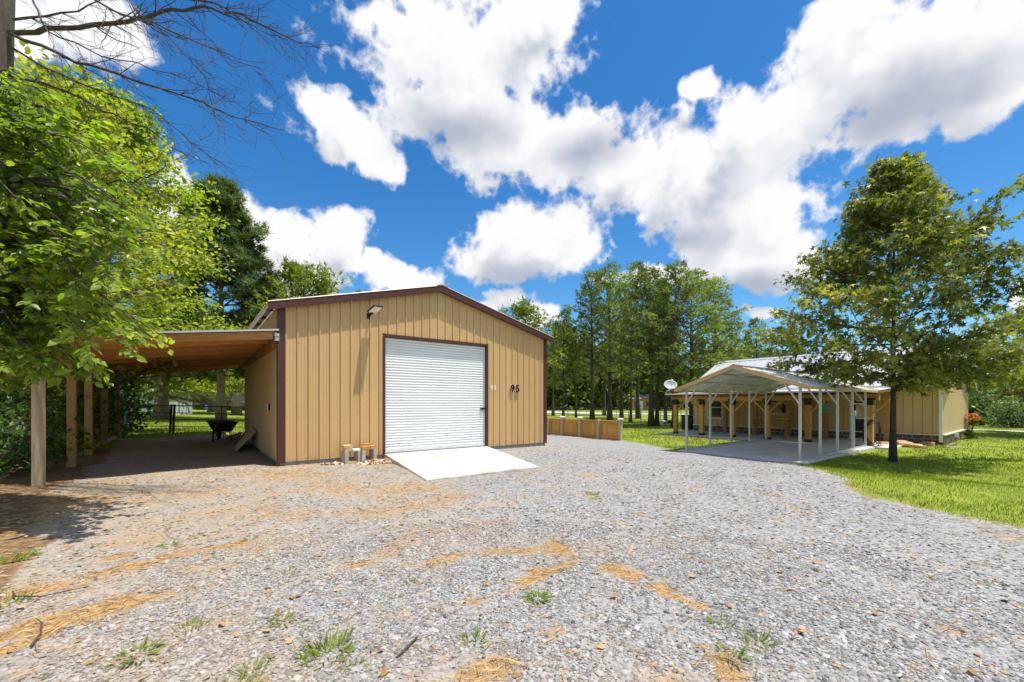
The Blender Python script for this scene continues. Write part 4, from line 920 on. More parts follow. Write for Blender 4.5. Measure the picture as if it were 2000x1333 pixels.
# loose stones along the base
rr = random.Random(11); SLAB = ['sandstone at the left end of the row, by the porch corner','second sandstone from the porch corner','largest sandstone just right of the tree trunk','wide sandstone right of the largest one','small sandstone fourth along from the trunk','sandstone in the middle of the row by the house base','sandstone close against the stone base mid-row','upright sandstone left of the downspout cluster','tall pale sandstone nearest the downspout','small sandstone at the right end of the row','flat sandstone lying furthest out in the grass','small sandstone right behind the tree trunk']
def rock(px, py, sx, sy, sz, i, lab=None):
    g = gp(px, py); bm = bmesh.new(); bmesh.ops.create_icosphere(bm, subdivisions=2, radius=1)
    q = random.Random(i*7+1); an = q.uniform(0, 3)
    for v in bm.verts:
        k = 1+.28*math.sin(v.co.x*3.1+i)*math.cos(v.co.y*2.7+i*2)+q.uniform(-.07,.07); v.co = Vector((max(-.85,min(.85,v.co.x*k))*sx, max(-.8,min(.8,v.co.y*k))*sy, max(-.5,min(.6,v.co.z*k))*sz))
    bmesh.ops.rotate(bm, verts=bm.verts, cent=(0,0,0), matrix=Matrix.Rotation(an, 3, 'Z')); me = bpy.data.meshes.new('loose_stone'); bm.to_mesh(me); bm.free()
    o = link('loose_stone', me, 'sandstone'); o.location = (g.x, g.y, g.z+.42*sz); return tag(o, lab or SLAB[i % 12], 'stone', 'loose sandstones along the house base')
for i, (px, py, s) in enumerate([(1722,871,.22),(1731,869,.16),(1756,871,.30),(1768,873,.26),(1779,874,.18),(1790,875,.20),(1803,869,.16),(1812,871,.22),(1819,867,.24),(1826,869,.18),(1800,876,.15),(1745,874,.15)]):
    rock(px, py, s*1.25, s, s*.75, i)
g = gp(1858, 875); solid('white_plank', MB().bar(gp(1850, 875)+Vector((0,0,.03)), gp(1891, 876.5)+Vector((0,0,.03)), .10, .04), 'white_paint', 'white plank lying in the grass near the downspout', 'plank')
g = gp(1868, 874); ft = thing('water_tap', tuple(g), 'blue-grey tap on a short post with a hose near the downspout', 'tap')
MB().tube([g, g+Vector((0,0,.42))], .02, 8).build('post', 'galv', ft); MB().box((g.x-.07, g.y-.05, g.z+.40), (g.x+.07, g.y+.05, g.z+.56)).build('valve', 'shed_pale', ft)
MB().tube([g+Vector((0,-.02,.45)), g+Vector((-.15,.0,.18)), g+Vector((-.5,.25,.03)), g+Vector((-.9,.5,.03))], .02, 6).build('hose', 'hose_red', ft)
# orange lilies
def strap_plant(name, g, n, l, mat, label, cat, seed=1, flowers=0):
    r_ = np.random.default_rng(seed); t_ = thing(name, tuple(g), label, cat); mb = MB()
    for i in range(n):
        a = r_.uniform(0, 6.283); ln_ = l*r_.uniform(.6,1.1); d = Vector((math.cos(a), math.sin(a), 0)); s_ = Vector((-d.y, d.x, 0))*.022*l/.6; b = Vector(g)+d*r_.uniform(0,.15)
        prev = None
        for k in range(5):
            f = k/4; p = b+d*(ln_*.75*f*f+.1*f)+Vector((0,0,ln_*(1.05*f-.62*f*f))); wv_ = s_*(1.2-f*1.1)
            q = (p-wv_, p+wv_); kk = len(mb.v); mb.v += [tuple(q[0]), tuple(q[1])]
            if k: mb.f.append((kk-2, kk-1, kk+1, kk))
    o = mb.build('leaves', mat, t_); at = o.data.attributes.new('tone', 'FLOAT', 'POINT'); at.data.foreach_set('value', np.repeat(r_.random(n), 10).astype(np.float32))
    for i in range(flowers):
        a = r_.uniform(0, 6.283); p = Vector(g)+Vector((math.cos(a)*r_.uniform(.1,.5), math.sin(a)*r_.uniform(.1,.5), l*r_.uniform(.95,1.35)))
        MB().tube([g, Vector(g).lerp(p, .6)+Vector((0,0,.08)), p], .010, 5).build('stalk', mat, t_)
        fl = MB()
        for k in range(6):
            t2 = k*1.047; d = Vector((math.cos(t2), math.sin(t2), .45)); s_ = Vector((-math.sin(t2), math.cos(t2), 0))*.045
            fl.add([p, p+d*.10-s_*1.5, p+d*.20+Vector((0,0,-.02)), p+d*.10+s_*1.5], [(0,1,2,3)])
        fl.build('flower', 'orange_petal', t_)
    return t_
strap_plant('daylily', gp(1893, 857), 110, .95, 'leaf_mid', 'orange daylilies in bloom at the corner of the house', 'flower', 3, 15)
strap_plant('grass_clump', gp(1874, 859), 40, .5, 'leaf_pale', 'pale grass clump beside the orange daylilies', 'plant', 4)

# ================================================================ LOW TIMBER FENCE behind the garage
e0, e1 = gp(1213, 861), gp(1074, 843); FXx = e0.x
fpx = [1213, 1170.5, 1134, 1099.5, 1073, 1052]
fe = thing('timber_fence', (FXx, e0.y+2, -.2), 'low golden timber fence with capped posts beside the gravel', 'fence')
fy = [on_x(p, 840, FXx).y for p in fpx]; FT = on_x(1213, 824, FXx).z; FBt = min(H(FXx, y_) for y_ in fy)
for i, y_ in enumerate(fy):
    MB().box((FXx-.13, y_-.065, FBt-.1), (FXx+.03, y_+.065, FT+.07)).build('post', 'cut_wood', fe)
    if i in (0, 2, 3): MB().lathe([(.03,0),(.14,.015),(.15,.06),(.11,.09),(.03,.10)], (FXx-.05, y_, FT+.07), 12).build('cap', 'white_paint', fe, True)
for a, b in zip(fy[:-1], fy[1:]):
    MB().box((FXx-.02, a+.06, FT-.14), (FXx+.025, b-.06, FT-.012)).build('rail', 'fence_wood', fe); MB().box((FXx-.02, a+.06, FBt+.08), (FXx+.025, b-.06, FBt+.21)).build('rail', 'fence_wood', fe)
    MB().box((FXx-.07, a+.06, FT-.010), (FXx+.07, b-.06, FT+.022)).build('cap_rail', 'fence_wood', fe)
    k = max(3, int((b-a-.12)/.145)); w = (b-a-.12)/k
    for j in range(k): MB().box((FXx+.028, a+.06+j*w+.009, FBt+.02), (FXx+.05, a+.06+(j+1)*w-.009, FT-.015)).build('board', 'fence_wood', fe)
# ================================================================ WIRE FENCES
def wire_fence(name, pts, h, label, wires=4, post_r=.03, mat='bark_grey', sag=.0):
    t_ = thing(name, tuple(pts[0]), label, 'fence')
    for p in pts: MB().tube([p-Vector((0,0,.1)), p+Vector((0,0,h))], post_r, 6).build('post', mat, t_)
    for k in range(wires):
        z = h*(.97-.9*k/max(1, wires)); MB().tube([p+Vector((0,0,z)) for p in pts], .007, 4, False).build('wire', 'galv', t_)
    return t_
wire_fence('wire_fence', [gp(x, y) for x, y in ((1078,812),(1110,813),(1145,814.5),(1190,816),(1228,833),(1252,832),(1290,829),(1330,826))], 1.1, 'thin wire fence with slim posts among the cedar trunks', 5)
wire_fence('road_fence', [at_d(x, 803, 56)-Vector((0,0,at_d(x, 803, 56).z+.28)) for x in range(1060, 1400, 24)], 1.2, 'far wire fence along the pale road', 4, .035)
# pipe gate and chain link behind the lean-to
g0, g1 = gp(332, 846), gp(338, 847)
gt = thing('pipe_fence', tuple(g0), 'dark pipe rail fence with twin posts behind the lean-to', 'fence')
yb = g0.y
for g in (g0, g1): MB().tube([g-Vector((0,0,.1)), g+Vector((0.05,0.05,1.22))], .045, 8).build('post', 'black_metal', gt)
lft, rgt = gp(238, 846), gp(500, 846)
gpst = gp(433, 846); MB().tube([gpst, gpst+Vector((0,0,1.16))], .02, 6).build('post', 'black_metal', gt)
for z in (1.16, .86, .58, .28): MB().tube([Vector((lft.x, lft.y, lft.z+z+.03)), g0+Vector((0,0,z)), Vector((rgt.x, rgt.y, rgt.z+z-.03))], .014 if z < 1.1 else .022, 6).build('rail', 'black_metal', gt)
A_, B_ = g0+Vector((.6,0,1.16)), Vector((rgt.x, rgt.y, rgt.z+1.13)); clk = MB(); n_ = 26; top = .62
d = (B_-A_); 
for i in range(-8, n_+1):
    for s in (1, -1):
        a0 = i/n_; a1 = a0+s*8/n_ if s == 1 else a0
        p, q = (a0, a0+8/n_) if s == 1 else (a0+8/n_, a0)
        pts = [(p+(q-p)*t, t) for t in np.linspace(0, 1, 9)]; pts = [x_ for x_ in pts if 0 <= x_[0] <= 1]
        if len(pts) > 1: clk.tube([A_+d*u+Vector((0,0,top*v)) for u, v in (pts[0], pts[-1])], .008, 3, False)
solid('chain_link_panel', clk, 'galv', 'chain link mesh above the pipe rail behind the wheelbarrow', 'fence')
# yard beyond: barrel, mesh pen, neighbour's shed
g = gp(403, 800.5); brr = thing('plastic_drum', tuple(g), 'bright blue plastic drum standing on the far lawn', 'drum')
MB().lathe([(.26,0),(.30,.03),(.30,.28),(.315,.30),(.30,.32),(.30,.58),(.315,.60),(.30,.62),(.29,.88),(.24,.92)], tuple(g), 18).build('body', 'blue_plastic', brr, True); MB().lathe([(.20,0),(.20,.03)], (g.x, g.y, g.z+.92), 14).build('lid', 'blue_plastic', brr)
pen = [gp(x, y) for x, y in ((248,804),(259,805),(272,805),(282,803),(291,801))]
t_ = thing('mesh_pen', tuple(pen[0]), 'pale mesh pen with dark posts left of the pine trunk', 'pen')
for p in pen: MB().tube([p, p+Vector((0,0,2.0))], .06, 6).build('post', 'black_metal', t_)
for z in (.4, .9, 1.4, 1.95): MB().tube([p+Vector((0,0,z)) for p in pen], .02, 5, False).build('rail', 'galv', t_)
def shed(name, px, py, Z, w, dep, h, wall, roof, label, win=0):
    c = at_d(px, py, Z); c.z = H(c.x, c.y); t_ = thing(name, tuple(c), label, 'building'); ax = Vector((RT[0], RT[1], 0)); ay = Vector((FW[0], FW[1], 0))
    q = lambda a, b, z: c+ax*a+ay*b+Vector((0,0,z))
    MB().prism([q(-w/2,0,-.3), q(w/2,0,-.3), q(w/2,dep,-.3), q(-w/2,dep,-.3)], (0,0,h+.3)).build('wall', wall, t_)
    MB().prism([q(-w/2-.3,-.4,h-.05), q(-w/2-.3,dep/2,h+.9), q(-w/2-.3,dep+.4,h-.05)], ax*(w+.6)).build('roof', roof, t_)
    MB().prism([q(-.5,-.03,0), q(.4,-.03,0), q(.4,.0,0), q(-.5,.0,0)], (0,0,2)).build('door', 'white_paint', t_)
    for k in range(win): a = -w/2+.8+k*(w-2); MB().prism([q(a,-.04,1), q(a+.8,-.04,1), q(a+.8,0,1), q(a,0,1)], (0,0,.9)).build('window', 'window_glass', t_)
shed('far_cabin', 1252, 800, 92, 4.6, 4, 2.6, 'post_wood', 'galv_sheet', 'small tan cabin far off between the cedar trunks', 2)
shed('neighbour_shed', 20, 800, 17, 4.5, 3, 2.6, 'shed_pale', 'roof_metal', 'pale blue-grey shed half hidden in the left shrubs', 1)
shed('pale_outbuilding', 268, 795, 46, 6, 4, 2.6, 'shed_pale', 'roof_metal', 'pale outbuilding far behind the mesh pen', 1)
for i, (px, py, s, m_) in enumerate([(1268,832,.35,'sandstone'),(1279,830,.25,'bin_dark'),(1287,829.5,.35,'white_paint'),(1293,828,.28,'white_paint'),(1299,829,.25,'bin_dark'),(1314,829,.35,'bin_dark')]):
    o = rock(px, py, s*1.3, s, s, 40+i, ['rust brown stone at the foot of the big cedar cluster','dark stone left of the white stones under the cedars','larger white stone under the cedar cluster','smaller white stone under the cedar cluster','dark stone right of the white stones under the cedars','dark stone by the porch corner under the cedars'][i]); o['group'] = 'stones under the cedars'
    o.data.materials.clear(); o.data.materials.append(MATS[m_])
# ================================================================ TREES
def grow(seed, H_, rt, h0, nlimb, prof, up, nsub, leafper, spread, curve=.15, lean=(0,0), sublen=.38, wob=.02, zmin=0, u0=.15, zs=.7):
    """trunk, limbs and twigs as tubes; leaf points along the twigs. prof(t) = crown radius at height fraction t"""
    r_ = np.random.default_rng(seed); mb = MB(); LP = []; LD = []
    tp = [Vector((lean[0]*f*H_+r_.normal(0, wob)*H_*.5*f, lean[1]*f*H_+r_.normal(0, wob)*H_*.5*f, f*H_)) for f in np.linspace(0, 1, 9)]
    tp[0] = Vector((0,0,-.15)); mb.tube(tp, [rt*(1.35 if i == 0 else 1)*(1-.93*(i/8)**.9) for i in range(9)], 8)
    def tpos(f): i = min(7, int(f*8)); return tp[i].lerp(tp[i+1], f*8-i)
    for i in range(nlimb):
        f = h0+(1-h0)*((i+.5)/nlimb)**.92; az = i*2.39996+r_.uniform(-.5,.5); ln = max(.12, prof((f-h0)/(1-h0))*r_.uniform(.72,1.12)); el = up((f-h0)/(1-h0))+r_.normal(0,.12)
        d = Vector((math.cos(az)*math.cos(el), math.sin(az)*math.cos(el), math.sin(el))); p = tpos(f*.985); pts = [p]
        dd = d.copy()
        for k in range(4):
            dd = (dd+Vector((r_.normal(0,.10), r_.normal(0,.10), curve*.5+r_.normal(0,.07)))).normalized(); pts.append(pts[-1]+dd*ln/4)
        r0 = max(.012, rt*.42*(1-f*.75)*min(1, ln/2)); mb.tube(pts, [r0*(1-.2*k) for k in range(5)], 5, False)
        for j in range(nsub):
            s = .22+.78*(j+r_.random())/nsub; kk = min(3, int(s*4)); q = pts[kk].lerp(pts[kk+1], s*4-kk)
            a = r_.choice([-1,1])*r_.uniform(.4,1.15); ax = Vector((-math.sin(az), math.cos(az), 0)); sd_ = (d*math.cos(a)+ax*math.sin(a)+Vector((0,0,r_.uniform(-.25,.45)))).normalized()
            sl = ln*sublen*r_.uniform(.6,1.2)*(1.15-.5*s)+.15; e = q+sd_*sl; mid = q.lerp(e,.5)+Vector((0,0,r_.normal(.03,.05)*sl)); mb.tube([q, mid, e], [r0*.38, r0*.25, r0*.10], 3, False)
            lp = max(5, int(leafper*min(1.12, .35+ln/2.6))); u = r_.uniform(u0, 1.12, lp); base = np.array(q)[None]*(1-u[:,None])+np.array(e)[None]*u[:,None]
            LP.append(base+r_.normal(0, 1, (lp,3))*spread*np.array([1,1,zs])); LD.append(np.tile(np.array(sd_), (lp,1)))
    LP = np.concatenate(LP); LD = np.concatenate(LD)
    k = LP[:,2] > zmin; return mb, LP[k], LD[k], r_
def foliage(name, LP, LD, r_, size, tmpl, droop=.25, jit=.8, upn=1.0, szv=.3, crown=None):
    n = len(LP); D = LD+r_.normal(0, jit, (n,3)); D[:,2] -= droop; N = r_.normal(0, .75, (n,3)); N[:,2] += upn
    clump = vnoise(LP[:,0]+LP[:,2]*.7, LP[:,1]-LP[:,2]*.5, 1.1, 77); tone = np.clip(.12+.62*clump+r_.normal(0,.20,n), 0, .999)
    return stamp(name, LP, D, N, size*np.clip(r_.normal(1, szv, n), .4, 1.8), tmpl, tone)
def make_tree(name, label, base, g, leaf_size, tmpl, leafm, bark, cat='tree', group=None, rot=0, sc=1.0, **kw):
    mb, LP, LD, r_ = g; t_ = thing(name, tuple(base), label, cat, group); t_.rotation_euler = (0,0,rot); t_.scale = (sc,)*3
    del t_['_o']; tr = mb.build('trunk', bark, None, True); tr.parent = t_
    o = link('crown', foliage('crown', LP, LD, r_, leaf_size, tmpl, **kw), leafm); o.parent = t_; return t_
def copy_tree(src, base, rot, sc, label):
    c = src.copy(); col.objects.link(c); c.location = base; c.rotation_euler = (0,0,rot); c.scale = sc if hasattr(sc, '__len__') else (sc,)*3; c['label'] = label
    for ch in list(src.children):
        k = ch.copy(); col.objects.link(k); k.parent = c
    return c
# ---- the star-leaved tree on the right lawn
gb = gp(1744, 903); PR = [(0,1.8),(.10,2.65),(.22,3.15),(.36,2.95),(.50,2.4),(.64,1.75),(.78,1.1),(.90,.6),(1,.3)]
def prof_gum(t): return float(np.interp(t, [p[0] for p in PR], [p[1] for p in PR]))
gum = grow(101, 9.0, .088, .25, 66, prof_gum, lambda t: .05+.70*t, 9, 34, .13, .12, (.008,-.004), .40, .008, 2.3)
gmb, gLP, gLD, gr_ = gum                                # heavy lower limbs reaching right, towards the viewer's side
for k in range(15):
    e = at_d(gr_.uniform(1790, 2060), gr_.uniform(650, 750), gr_.uniform(11.2, 14.2))-gb; q = Vector((0,0,gr_.uniform(2.1,3.2))); mid = q.lerp(e,.5)+Vector((0,0,.18)); gmb.tube([q, mid, e], [.028,.018,.006], 4, False)
    u = gr_.uniform(.35,1.08,230)[:,None]; gLP = np.concatenate([gLP, np.array(q)*(1-u)+np.array(e)*u+gr_.normal(0,1,(230,3))*np.array([.26,.26,.16])]); gLD = np.concatenate([gLD, np.tile(np.array((e-q).normalized()), (230,1))])
gum = (gmb, gLP, gLD, gr_)
gt_ = make_tree('star_leaf_tree', 'young star-leaved tree with a dark trunk on the right lawn', gb, gum, .145, STAR, 'leaf_gum', 'bark_dark', droop=.6, jit=.7, upn=.6)
# ---- the drooping limb of a further tree at the right edge
def limb_tree(): pass
# ---- cedars behind the yard (four shapes, each tree its own object)
ced = []
for k, (hh, h0, rad, nl, sh) in enumerate([(13.5,.26,3.2,44,.55),(14.5,.30,2.9,42,.6),(13,.24,3.5,46,.5),(14,.36,2.8,38,.65)]):
    def pc(t, rad=rad): return rad*float(np.interp(t, [0,.12,.35,.65,.88,1], [.75,1,.95,.72,.38,.12]))
    ced.append(grow(200+k, hh, .24, h0, nl, pc, lambda t: .12+.55*t, 7, 16, .19, .16, (.012*(k-1.5), .008*(1-k)), .36, .012, 2.0, .45, .38))
def place_cedar(i, px, py, ty, wk, lab, matn=None):
    b = gp(px, py); _, _, Z = proj(np.array(b)); hh = CAMZ+(HY-ty)*Z/F-b.z; H0 = [13.5,14.5,13,14][i]; sc = hh/H0
    if i not in cedsrc:
        cedsrc[i] = make_tree('cedar_tree', lab, b, ced[i], .30, SPRAY, 'leaf_cedar', 'bark', group='cedars behind the yard', droop=.0, jit=.75, upn=.5, rot=px*.7)
        cedsrc[i].scale = (sc*wk, sc*wk, sc); return cedsrc[i]
    return copy_tree(cedsrc[i], b, px*.7, (sc*wk, sc*wk, sc), lab)
cedsrc = {}
CED = [(3,1125,816,640,.7,'thin young cedar between the first two tall cedars'),(1,1232,826,575,.6,'thin cedar just right of the fence end'),(0,1300,826,560,.7,'thin cedar between the thickest trunk and the dish'),(0,1100,823,606,.75,'leaning cedar next to the garage corner'),(1,1157,823,533,.95,'tall cedar with a bare grey lower trunk, second from the garage'),
 (2,1191,821,521,.9,'cedar behind the third fence panel, third from the garage'),(3,1214,817,560,.8,'slender cedar in the middle of the row, behind its neighbours'),
 (1,1246,818,514,.85,'highest cedar of the row with a flat top'),(0,1272,833,524,1.0,'cedar with the thickest grey trunk, left of the satellite dish'),
 (3,1283,832,545,.8,'thinner cedar growing close beside the thickest trunk'),(2,1318,836,518,.95,'dark-trunked cedar right behind the satellite dish'),(2,1352,832,535,1.1,'broad bright cedar behind the carport gable'),
 (1,1395,828,545,1.1,'broad cedar rising behind the left end of the house roof'),(3,1432,824,612,.9,'lower cedar behind the house ridge'),(0,1180,812,600,.9,'lower cedar standing back near the road'),
 (2,1080,812,628,.8,'small cedar half hidden by the garage corner'),(1,1476,818,622,1.0,'sparse tree over the house ridge, left of the roof pole'),(3,1528,818,640,1.1,'rounded tree over the house ridge, right of the roof pole'),(0,1568,818,668,1.1,'low tree behind the ridge beside the star-leaved tree')]
for c in CED: place_cedar(*c)
for i in (8,):
    pass
# ---- left side: pine, tall yellow-green trees, tree above the garage roof
def pp(t): return 4.4*float(np.interp(t, [0,.15,.45,.75,1], [.7,1,.85,.55,.14]))
pn = grow(301, 17.5, .30, .18, 70, pp, lambda t: -.05+.75*t, 8, 15, .22, .12, (0,0), .40, .006, 2)
b = at_d(432, 800, 31); b.z = H(b.x, b.y); make_tree('pine_tree', 'dark green pine rising behind the lean-to roof', b, pn, .46, TUFT, 'leaf_pine', 'bark_pine', droop=-.2, jit=.5)
def pb(t): return 4.2*float(np.interp(t, [0,.2,.5,.8,1], [.8,1,.95,.6,.2]))
ot = grow(302, 11.8, .26, .3, 40, pb, lambda t: .1+.7*t, 7, 20, .28, .1, (0,0), .42, .01, 2)
b = at_d(595, 800, 33); b.z = H(b.x, b.y); make_tree('ferny_tree', 'feathery green tree showing above the garage roof', b, ot, .42, SPRAY, 'leaf_cedar_bright', 'bark', droop=.1, jit=.7)
b = at_d(1022, 800, 40); b.z = 0; make_tree('roadside_tree', 'green tree peeping over the right slope of the garage roof', b, grow(303, 10.6, .22, .3, 30, lambda t: .85*pb(t), lambda t: .1+.7*t, 7, 16, .28), .42, SPRAY, 'leaf_cedar_bright', 'bark')
def pm(t): return 4.1*float(np.interp(t, [0,.15,.45,.75,.92,1], [.9,1,.9,.6,.3,.1]))
mt_ = grow(304, 13.6, .20, .16, 62, pm, lambda t: .05+.75*t, 9, 46, .28, .1, (0,0), .42, .008, 3.7)
b = at_d(203, 800, 17.0); b.z = H(b.x, b.y); make_tree('maple_tree', 'tall yellow-green leafy tree behind the lean-to posts', b, mt_, .17, LEAF, 'leaf_mid', 'bark', droop=.35, jit=.8)
mt2 = grow(305, 10.5, .22, .12, 50, lambda t: .95*pm(t), lambda t: .05+.7*t, 8, 24, .26, .1, (0,0), .42, .008, 1.6)
b = at_d(120, 800, 12.5); b.z = H(b.x, b.y); make_tree('leafy_tree', 'bushy green tree at the left edge behind the near leaves', b, mt2, .17, LEAF, 'leaf_mid', 'bark', droop=.35, jit=.8)
# trees across the back lawn seen under the lean-to
back = []
for i, (px, Z, h, rr, lab) in enumerate([(312,33,10,4.6,'pine trunk with scaly bark behind the pipe fence'),(322,37,10,4.2,'dark trunk just right of the scaly pine trunk'),(356,52,10,5,'dark trunk left of the blue drum on the far lawn'),(462,50,10,5.5,'dark trunk right of the blue drum on the far lawn'),(262,40,9,4,'leafy tree beside the mesh pen'),(415,60,11,6,'tree behind the blue drum across the lawn')]):
    b = at_d(px, 800, Z); b.z = H(b.x, b.y)
    if i == 0:
        s0 = make_tree('yard_tree', lab, b, grow(310, 10, .42, .20, 34, lambda t: 4.8*float(np.interp(t,[0,.3,.8,1],[1,1,.6,.2])), lambda t: -.15+.9*t, 7, 20, .42, .0, (0,0), .42, .006, 2.0), .36, DIAM, 'leaf_mid', 'bark_pine', group='trees across the back lawn', droop=.4)
    else: copy_tree(s0, b, i*1.3, (rr/4.8, rr/4.8, h/10), lab)
# ---- shrubs
def shrub(name, label, c, rx, rz_, n, size, tmpl, leafm, seed, group=None, flat=1.0):
    r_ = np.random.default_rng(seed); t_ = thing(name, tuple(c), label, 'shrub', group); st = MB(); LPs = []; LDs = []
    for i in range(max(10, n//90)):
        a = r_.uniform(0, 6.283); e = r_.uniform(.15, 1.45); L_ = r_.uniform(.55, 1.05); d = Vector((math.cos(a)*math.cos(e)*rx, math.sin(a)*math.cos(e)*rx*flat, math.sin(e)*rz_))*L_
        p0 = Vector((r_.normal(0,.1*rx), r_.normal(0,.1*rx), 0)); mid = p0+d*.5+Vector((0,0,.12*rz_)); end = p0+d; st.tube([p0-Vector((0,0,.1)), mid, end], [.028, .018, .005], 4, False)
        k = 90; u = r_.uniform(.25, 1.1, k); q = np.array(p0)[None]*(1-u[:,None])+np.array(end)[None]*u[:,None]+r_.normal(0,1,(k,3))*np.array([.16*rx,.16*rx,.12*rz_])
        LPs.append(q); LDs.append(np.tile(np.array(d.normalized()), (k,1)))
    LPs = np.concatenate(LPs); LDs = np.concatenate(LDs); kp = LPs[:,2] > .03; LPs, LDs = LPs[kp], LDs[kp]
    tr = st.build('stems', 'bark', None); tr.parent = t_; o = link('foliage', foliage('foliage', LPs, LDs, r_, size, tmpl, droop=.2, jit=.8), leafm); o.parent = t_; return t_
def onground(px, Z): b = at_d(px, 800, Z); b.z = H(b.x, b.y); return b
SH = [('dark leafy shrub behind the nearest lean-to post',20,10.5,1.7,2.6,2200,.13,DIAM,'leaf_dark'),('feathery conifer shrub between the first two posts',108,12.5,1.3,2.7,2400,.24,SPRAY,'leaf_cedar_bright'),('dark shrub mass behind the second post',165,15.5,1.7,3.4,2400,.20,DIAM,'leaf_dark'),
 ('dark shrub behind the third post',200,18.5,1.8,4.0,2200,.22,DIAM,'leaf_dark'),('dark shrub behind the fourth post',212,24,2.2,4.4,2000,.26,DIAM,'leaf_dark'),('low yellow-green conifer seedling by the first post',128,11.3,.7,.9,900,.16,SPRAY,'leaf_cedar_bright'),
 ('low green shrub at the left picture edge',-30,8.6,1.3,1.8,1800,.12,DIAM,'leaf_dark'),('tall dark shrub at the far left edge',-10,13.5,2.2,4.2,2600,.17,DIAM,'leaf_dark')]
for i, (lab, px, Z, rx, rz_, n, sz, tm, lm) in enumerate(SH): shrub('shrub', lab, onground(px, Z), rx, rz_, n, sz, tm, lm, 400+i, 'shrubs along the lean-to')
RB = [('dark bush behind the orange daylilies',1915,34,2.4,3.0,2600,.22,DIAM,'leaf_dark'),('pale green flowering bush at the right picture edge',1985,31,2.6,3.0,3000,.20,DIAM,'leaf_pale'),('dark bush beyond the pale bush at the right edge',2060,38,3.5,5,2600,.26,DIAM,'leaf_dark'),('dark bush behind the end wall of the house',1935,44,4,5.5,2600,.30,DIAM,'leaf_dark')]
for i, (lab, px, Z, rx, rz_, n, sz, tm, lm) in enumerate(RB): shrub('bush', lab, onground(px, Z), rx, rz_, n, sz, tm, lm, 430+i, 'bushes at the right edge')
b = onground(2095, 22); rt_ = grow(320, 7.4, .22, .26, 34, lambda t: 4.3*float(np.interp(t,[0,.25,.7,1],[1,1,.6,.15])), lambda t: .0+.7*t, 8, 26, .30, .02, (0,0), .42, .01, 2.0)
make_tree('oak_tree', 'green tree leaning in from the right edge over the house corner', b, rt_, .24, STAR, 'leaf_gum', 'bark', droop=.4)
# ---- distant woods closing the view
r_ = np.random.default_rng(500); LPs = []; tr = MB()
for i in range(300):
    az = r_.uniform(-56, 56); Z = r_.uniform(90, 135); px = CX+F*math.tan(math.radians(az))
    b = at_d(px, 790, Z); b.z = H(b.x, b.y); h = r_.uniform(10, 19); k = 420; w = r_.uniform(3, 5)
    u = r_.random(k)**.8; rad = w*np.interp(u, [0,.3,.7,1], [.75,1,.75,.2])*np.sqrt(r_.random(k)); a = r_.uniform(0,6.283,k)
    LPs.append(np.stack([b.x+rad*np.cos(a), b.y+rad*np.sin(a), b.z+.1+u*h], -1)); tr.tube([b, b+Vector((0,0,h*.7))], [.25,.1], 5, False)
LPs = np.concatenate(LPs); o = link('distant_woods', foliage('distant_woods', LPs, r_.normal(0,1,LPs.shape), r_, 1.3, DIAM, jit=.6), 'leaf_far'); tag(o, kind='stuff')
o2 = tr.build('distant_trunks', 'bark_dark'); tag(o2, kind='stuff')

# ---- near leafy tree hanging in from the left: branches reach out of a trunk just outside the frame
tb = onground(-150, 6.6); t_ = thing('hickory_tree', tuple(tb), 'near broad-leaved tree hanging bright leaves in from the left edge', 'tree'); del t_['_o']
r_ = np.random.default_rng(600); st = MB(); top = Vector((tb.x+.1, tb.y, 7.5)); st.tube([tb-Vector((0,0,.1)), tb.lerp(top,.5)+Vector((.05,0,0)), top], [.20,.14,.04], 8)
BOUND = [(150,120),(200,150),(260,215),(300,290),(340,270),(420,285),(470,300),(530,290),(600,300),(640,325),(665,330),(690,300),(720,225),(740,150),(760,60)]
LPs = []; LDs = []; nb = 0
while nb < 330:
    y_ = r_.uniform(170, 745); xm = np.interp(y_, [b_[0] for b_ in BOUND], [b_[1] for b_ in BOUND]); px = r_.uniform(-170, xm)
    if y_ < 380 and r_.random() < .55: continue
    Z = r_.uniform(4.7, 6.7)-max(0, px)*.0012; e = at_d(px-20, y_, Z)
    f = np.clip((e.z-tb.z+.4)/7.2, .25, .97); q = tb.lerp(top, f*.95); L_ = (e-q).length
    if L_ < .4: continue
    mid = q.lerp(e, .55)+Vector((0,0,.16*L_)); pts = [q, q.lerp(mid,.5)+Vector((0,0,.05*L_)), mid, mid.lerp(e,.5)+Vector((0,0,.03*L_)), e]; r0 = .010+.007*L_; st.tube(pts, [r0,r0*.75,r0*.5,r0*.3,.004], 4, False)
    d = np.array((e-mid).normalized())
    for j in range(8):                                  # leafy shoots on the outer half
        u = r_.uniform(.15, 1); b0 = np.array(mid.lerp(e, u)); sdv = nrm(d+r_.normal(0,.7,3)+np.array([0,0,-.15])); sl = r_.uniform(.15,.36); st.tube([b0, b0+sdv*sl], [.005,.002], 3, False)
        k = int(r_.integers(8, 14)); v = np.linspace(.15, 1.05, k); side = nrm(np.cross(sdv, [0,0,1]))*np.where(np.arange(k) % 2, 1, -1)[:,None]
        LPs.append(b0+sdv*sl*v[:,None]+r_.normal(0,.012,(k,3))); LDs.append(sdv*.7+side*.9+np.array([0,0,-.25])+r_.normal(0,.18,(k,3)))
    nb += 1
LPs = np.concatenate(LPs); LDs = np.concatenate(LDs); n = len(LPs); N = r_.normal(0,.45,(n,3))+np.array([0,0,1.0]); size = np.clip(r_.normal(.100,.030,n),.04,.18)
clump = vnoise(LPs[:,0]*1.3+LPs[:,2], LPs[:,1]-LPs[:,2], 1.2, 88); tone = np.clip(.10+.70*clump+r_.normal(0,.2,n),0,.999)
